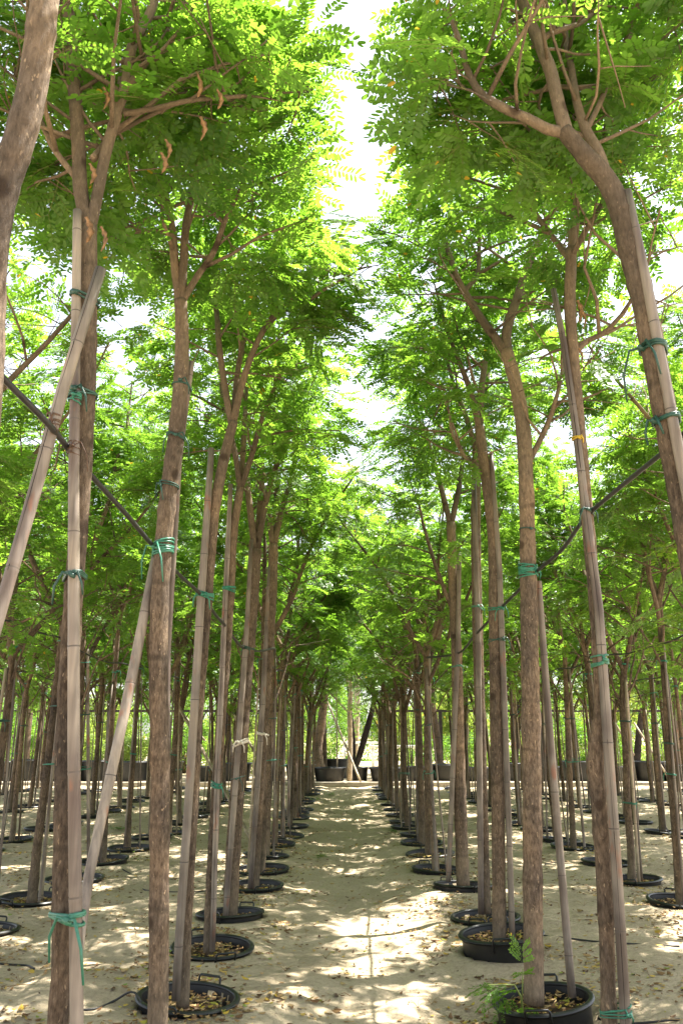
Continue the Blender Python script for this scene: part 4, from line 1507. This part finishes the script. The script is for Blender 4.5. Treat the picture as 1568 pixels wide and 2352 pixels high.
def far_tree(label, trunk, limbs, R_, zlo, zhi, bark, leaf, seed, nsub=9, dens=1.2, sc=1.0, nm="tree"):
    tr = [(*PR(px, py, d, w),) for (px, py, w, d) in trunk]
    base = tr[0][:3]
    L = [([PR(px, py, d, w) for (px, py, w, d) in l], e) for l, e in limbs]
    cx, cy = tr[-1][0], tr[-1][1]
    root, tp = make_tree(seed, tr, L, (cx, cy, R_, zlo, zhi), base=base, nsub=nsub, dens=dens, mats=(bark, leaf), name=nm)
    tag(root, label, "tree", "trees beyond the kerb")
    return root


far_tree("pale forked tree standing in the middle of the path's far end", [(802, 1800, 12, 28), (804, 1700, 11, 28), (803, 1620, 11, 28), (806, 1586, 11, 28)],
         [([(806, 1590, 8, 28), (798, 1560, 7, 28), (790, 1500, 6, 28), (786, 1440, 5, 28)], 1.2), ([(806, 1590, 8, 28), (820, 1560, 7, 28.2), (832, 1500, 6, 28.4), (838, 1440, 5, 28.4)], 1.2), ([(806, 1600, 6, 28), (806, 1530, 6, 27.5), (812, 1450, 5, 27.3)], 1.2)],
         1.6, 3.0, 6.2, BARK_PALE, LEAF, 51, nsub=7)
far_tree("blackish V-shaped leaning trunks behind the path's far end", [(812, 1770, 15, 30.5), (822, 1745, 14, 30.5), (838, 1690, 14, 30.5), (852, 1640, 12, 30.5), (862, 1600, 11, 30.5)],
         [([(862, 1605, 9, 30.5), (870, 1540, 8, 30.5), (880, 1460, 6, 30.8)], 1.6), ([(812, 1765, 8, 30.5), (812, 1700, 8, 30.4), (806, 1640, 7, 30.4), (800, 1590, 5, 30.2)], 1.5), ([(862, 1605, 8, 30.5), (850, 1540, 7, 31), (840, 1470, 5, 31.2)], 1.5)],
         1.8, 3.6, 7.5, BARK_DARK, LEAF_DARK, 52, nsub=8)
far_tree("old thick tree with twin grey and brown trunks left of the path's far end", [(736, 1780, 26, 29.5), (728, 1720, 24, 29.5), (738, 1660, 20, 29.5), (746, 1560, 17, 29.5), (744, 1480, 14, 29.5)],
         [([(746, 1780, 13, 29.7), (744, 1700, 12, 29.8), (742, 1600, 11, 29.9), (740, 1480, 9, 30)], 2.0), ([(744, 1490, 11, 29.5), (725, 1400, 9, 29.3), (700, 1320, 7, 29)], 2.0), ([(744, 1490, 11, 29.5), (765, 1400, 9, 29.6), (790, 1310, 7, 29.8)], 2.0)],
         2.3, 4.4, 10, BARK, LEAF, 53, nsub=12)
for i, (px, d, sc_, lean, bk) in enumerate(((250, 31, 1.0, 10, BARK_DARK), (530, 30.5, 1.1, -14, BARK_DARK), (620, 33, 1.3, 8, BARK), (60, 32, 1.1, 12, BARK), (1010, 31, 1.1, -18, BARK), (1180, 32, 1.2, 14, BARK_DARK), (1310, 31, 1.0, -10, BARK_PALE), (1460, 32, 1.15, 16, BARK_DARK), (420, 34, 1.2, -8, BARK), (900, 34, 1.25, -6, BARK), (1560, 33, 1.2, -10, BARK))):
    far_tree(f"tall leafy tree beyond the kerb, {ORD[i]} of the ones behind the tubs" if False else
             ["black-barked tree behind the tubs, second left row's end", "dark vine-clad tree behind the tubs, left of the twin trunks", "tall brown tree behind the tubs beside the twin trunks", "brown tree behind the tubs at the far left edge",
              "leaning brown tree beyond the kerb, right of the path's end", "black-barked tree beyond the kerb, end of the second right row", "pale-barked tree beyond the kerb behind the long cracked pole", "black-barked tree beyond the kerb near the right edge",
              "brown tree behind the tubs, between black-barked and vine-clad trees", "tall brown tree behind the dark V-shaped trunks", "brown tree beyond the kerb at the far right edge"][i],
             [(px, 1790, 15 * sc_, d), (px + lean * .3, 1700, 13 * sc_, d), (px + lean, 1600, 12 * sc_, d), (px + lean * .8, 1520, 10 * sc_, d)],
             [([(px + lean * .8, 1525, 8, d), (px + lean - 30, 1440, 7, d - .3), (px - 45, 1350, 5, d - .4)], 1.8), ([(px + lean * .8, 1525, 8, d), (px + lean + 30, 1430, 7, d + .3), (px + 45, 1340, 5, d + .4)], 1.8), ([(px + lean * .8, 1525, 8, d), (px + lean, 1430, 7, d - .3), (px, 1320, 5, d)], 2.0),
              ([(px + lean * .9, 1570, 6, d), (px + lean + 40, 1520, 5, d - .4), (px + lean + 60, 1470, 4, d - .6)], 1.2)],
             2.4, 2.6, 9.5, bk, LEAF if i % 3 else LEAF_DARK, 60 + i, nsub=11, dens=1.3)

# props and canes at the path's end
for (a, b, r, lab) in (((752, 1612, 29.0), (828, 1798, 27.3), 0.035, "slanting timber prop crossing the pale forked tree's foot"), ((700, 1530, 29.2), (803, 1640, 28.1), 0.03, "short slanting prop high against the pale forked tree"), ((772, 1512, 28.6), (774, 1785, 28.1), 0.022, "upright thin bamboo cane in the wide tub at the path's end")):
    p, q = P(*a), P(*b)
    o = stake_obj([(q.x, q.y, max(0.1, q.z), r), (p.x, p.y, p.z, r)], 5, BAMBOO_LT, base=(q.x, q.y, max(0.1, q.z)))
    tag(o, lab, "stake", GS)
for i, (x0, x1, y0, y1, d0, d1, lab) in enumerate(((490, 592, 1560, 1740, 24.5, 21.0, ""), (380, 470, 1590, 1700, 28, 27, ""), (1455, 1530, 1660, 1780, 28.5, 27.5, ""), (1405, 1455, 1650, 1735, 27.6, 27.2, ""), (130, 160, 1640, 1750, 28, 27.5, ""))):
    p, q = P(x0, y0, d0), P(x1, y1, d1)
    q.z = max(q.z, 0.02)
    o = stake_obj([(q.x, q.y, q.z, 0.035), (p.x, p.y, p.z, 0.03)], 15 + i, BAMBOO_LT, base=tuple(q))
    tag(o, ["long slanting cane between the two left rows, far along", "slanting prop behind the kerb, left of the twin trunks", "pale slanting prop beyond the kerb near the right edge", "pale slanting prop beyond the kerb behind the cracked pole", "pale slanting prop at the far left, beyond the kerb"][i], "stake", GS)
p, q = P(385, 1575, 15.6), P(592, 1925, 12.0)
q.z = 0.0
tag(stake_obj([(q.x, q.y, 0, 0.028), (p.x, p.y, p.z, 0.026)], 33, BAMBOO_LT, base=tuple(q)), "long tan cane slanting down across the left rows to the sand", "stake", GS)

# pipe frames behind the tubs
for nm, xa, xb, posts, lab in (("frame", 0, 700, (260, 560, 690), "dark iron pipe frame on posts behind the tubs, left half"), ("frame", 870, 1568, (1010, 1240, 1398, 1520), "dark iron pipe frame on posts behind the tubs, right half")):
    d = 32.5
    A, B = P(xa - 80 if xa < 100 else xa, 1633, d), P(xb + 80 if xb > 1500 else xb, 1633, d)
    root = empty("pipe_frame", (A.x, d, 0.1))
    mb = MB()
    mb.box(((B.x - A.x) / 2, 0, A.z - 0.1), (B.x - A.x, 0.08, 0.085))
    mb.build("beam", IRON, root, smooth=False)
    for px in posts:
        mb = MB()
        x = P(px, 1633, d).x - A.x
        mb.box((x, 0, (A.z - 0.1 - 0.0435) / 2 - 0.05), (0.13, 0.13, A.z - 0.1 - 0.0435 + 0.1))
        mb.build("post", IRON, root, smooth=False)
    tag(root, lab, "frame")

# white benches out in the sun
for i, (px, d, w, h, lab) in enumerate(((845, 41, 2.6, 1.08, "white bench table behind the dark leaning trunks"), (905, 38, 2.2, 0.95, "lower white bench table beyond the path's end, right side"), (700, 42, 2.0, 0.9, "white bench table glimpsed left of the twin trunks"), (1075, 42, 3.2, 1.05, "long white bench table glimpsed between the right rows"), (1330, 44, 3.0, 1.05, "white bench table far behind the second right row"))):
    root = empty("bench_table", (FP(px, d), d, 0.1))
    mb = MB()
    mb.box((0, 0, h), (w, 0.9, 0.09))
    mb.build("tabletop", WHITE, root, smooth=False)
    for sx in (-1, 1):
        for sy in (-1, 1):
            mb = MB()
            mb.tube([(sx * (w / 2 - 0.15), sy * 0.36, -0.05), (sx * (w / 2 - 0.15), sy * 0.36, h - 0.045)], 0.05, 10)
            mb.build("leg", WHITE, root)
    tag(root, lab, "table", "white bench tables in the sun")
# teal bin
root = empty("bin", (FP(395, 29.6), 29.6, 0.1))
mb = MB()
vs = [(-.2, -.2, 0), (.2, -.2, 0), (.2, .2, 0), (-.2, .2, 0), (-.26, -.26, .85), (.26, -.26, .85), (.26, .26, .85), (-.26, .26, .85)]
mb.add(vs, [(3, 2, 1, 0), (0, 1, 5, 4), (1, 2, 6, 5), (2, 3, 7, 6), (3, 0, 4, 7)])
mb.build("body", TEAL, root, smooth=False)
mb = MB()
mb.box((0, 0, .88), (.56, .58, .06))
mb.build("lid", CLOTHM, root, smooth=False)
tag(root, "teal bin with a pale lid beyond the kerb, behind the taped tree", "bin")


# sunlit shrubs closing the view
def shrub_mesh(seed, w, h, leaf, n=9000):
    rg = random.Random(seed)
    rs = np.random.RandomState(seed)
    cl = [(rg.uniform(-w * .4, w * .4), rg.uniform(-w * .3, w * .3), rg.uniform(h * .02, h * .85), rg.uniform(.4, .85)) for _ in range(34)]
    V, T = [], []
    per = n // len(cl)
    for (cx, cy, cz, r) in cl:
        p = rs.normal(0, 0.42, (per, 3)) * r + (cx, cy, cz)
        p[:, 2] = np.clip(p[:, 2], 0.02, h)
        a = rs.normal(0, 1, (per, 3)); a /= np.linalg.norm(a, axis=1)[:, None]
        b = np.cross(a, rs.normal(0, 1, (per, 3))); b /= np.linalg.norm(b, axis=1)[:, None]
        s = rs.uniform(0.05, 0.10, (per, 1))
        q = np.stack([p - a * s, p + b * s * .35, p + a * s, p - b * s * .35], 1)
        V.append(q.reshape(-1, 3))
        T.append(np.full(per, rg.uniform(0, .5)))
    V = np.concatenate(V)
    k = len(V) // 4
    return mesh_np("foliage", V, np.arange(len(V)), np.full(k, 4), [leaf], np.concatenate(T))


SH = [shrub_mesh(1, 4.2, 3.6, LEAF_BG), shrub_mesh(2, 4.6, 4.4, LEAF), shrub_mesh(3, 4.0, 3.0, LEAF_BG)]
i = 0
for d, h0, row in ((34.0, 0.62, "closest"), (42, 1.0, "middle"), (52, 1.5, "rear")):
    nth = 0
    for k in range(15):
        px = -60 + k * 120 + (60 if d == 42 else 0) + rnd.uniform(-25, 25)
        if d < 50 and 755 < px < 925: continue
        x = FP(px, d)
        root = empty("shrub", (x, d + rnd.uniform(-0.8, 0.8), 0.1))
        f = link("foliage", SH[i % 3], root)
        mb = MB()
        for q in range(5):
            a = rnd.uniform(0, 6.28)
            mb.tube([(0.1 * math.cos(a), 0.1 * math.sin(a), -0.05), (0.5 * math.cos(a), 0.5 * math.sin(a), 1.2), (0.8 * math.cos(a), 0.8 * math.sin(a), 2.4)], [0.04, 0.03, 0.015], 6)
        mb.build("stem", BARK, root)
        root.rotation_euler.z = rnd.uniform(0, 6.28)
        s = rnd.uniform(0.85, 1.1) * (0.8 if d < 40 else 1)
        root.scale = (s, s, s * h0 * rnd.uniform(0.8, 1.2))
        tag(root, f"sunlit {'deep green' if i % 3 == 1 else 'yellow-green'} shrub, {ORD[nth]} from the left edge in the {row} row past the plot", "shrub", "sunlit shrubs past the plot")
        i += 1
        nth += 1

# a tall feathery tree far behind closes the gap between the rows
far_tree("tall pale feathery tree far behind, closing the sky gap above the path", [(815, 1745, 14, 44), (820, 1600, 13, 44), (812, 1450, 11, 44), (815, 1380, 10, 44)],
         [([(815, 1385, 8, 44), (835, 1300, 6, 44.3), (850, 1200, 4, 44.5)], 2.0), ([(815, 1385, 8, 44), (795, 1290, 6, 43.7), (775, 1190, 4, 43.5)], 2.0), ([(815, 1380, 8, 44), (815, 1280, 6, 44), (818, 1150, 4, 44)], 2.0)],
         5.0, 6, 16.5, BARK_PALE, LEAF_BG, 91, nsub=26, dens=2.2)
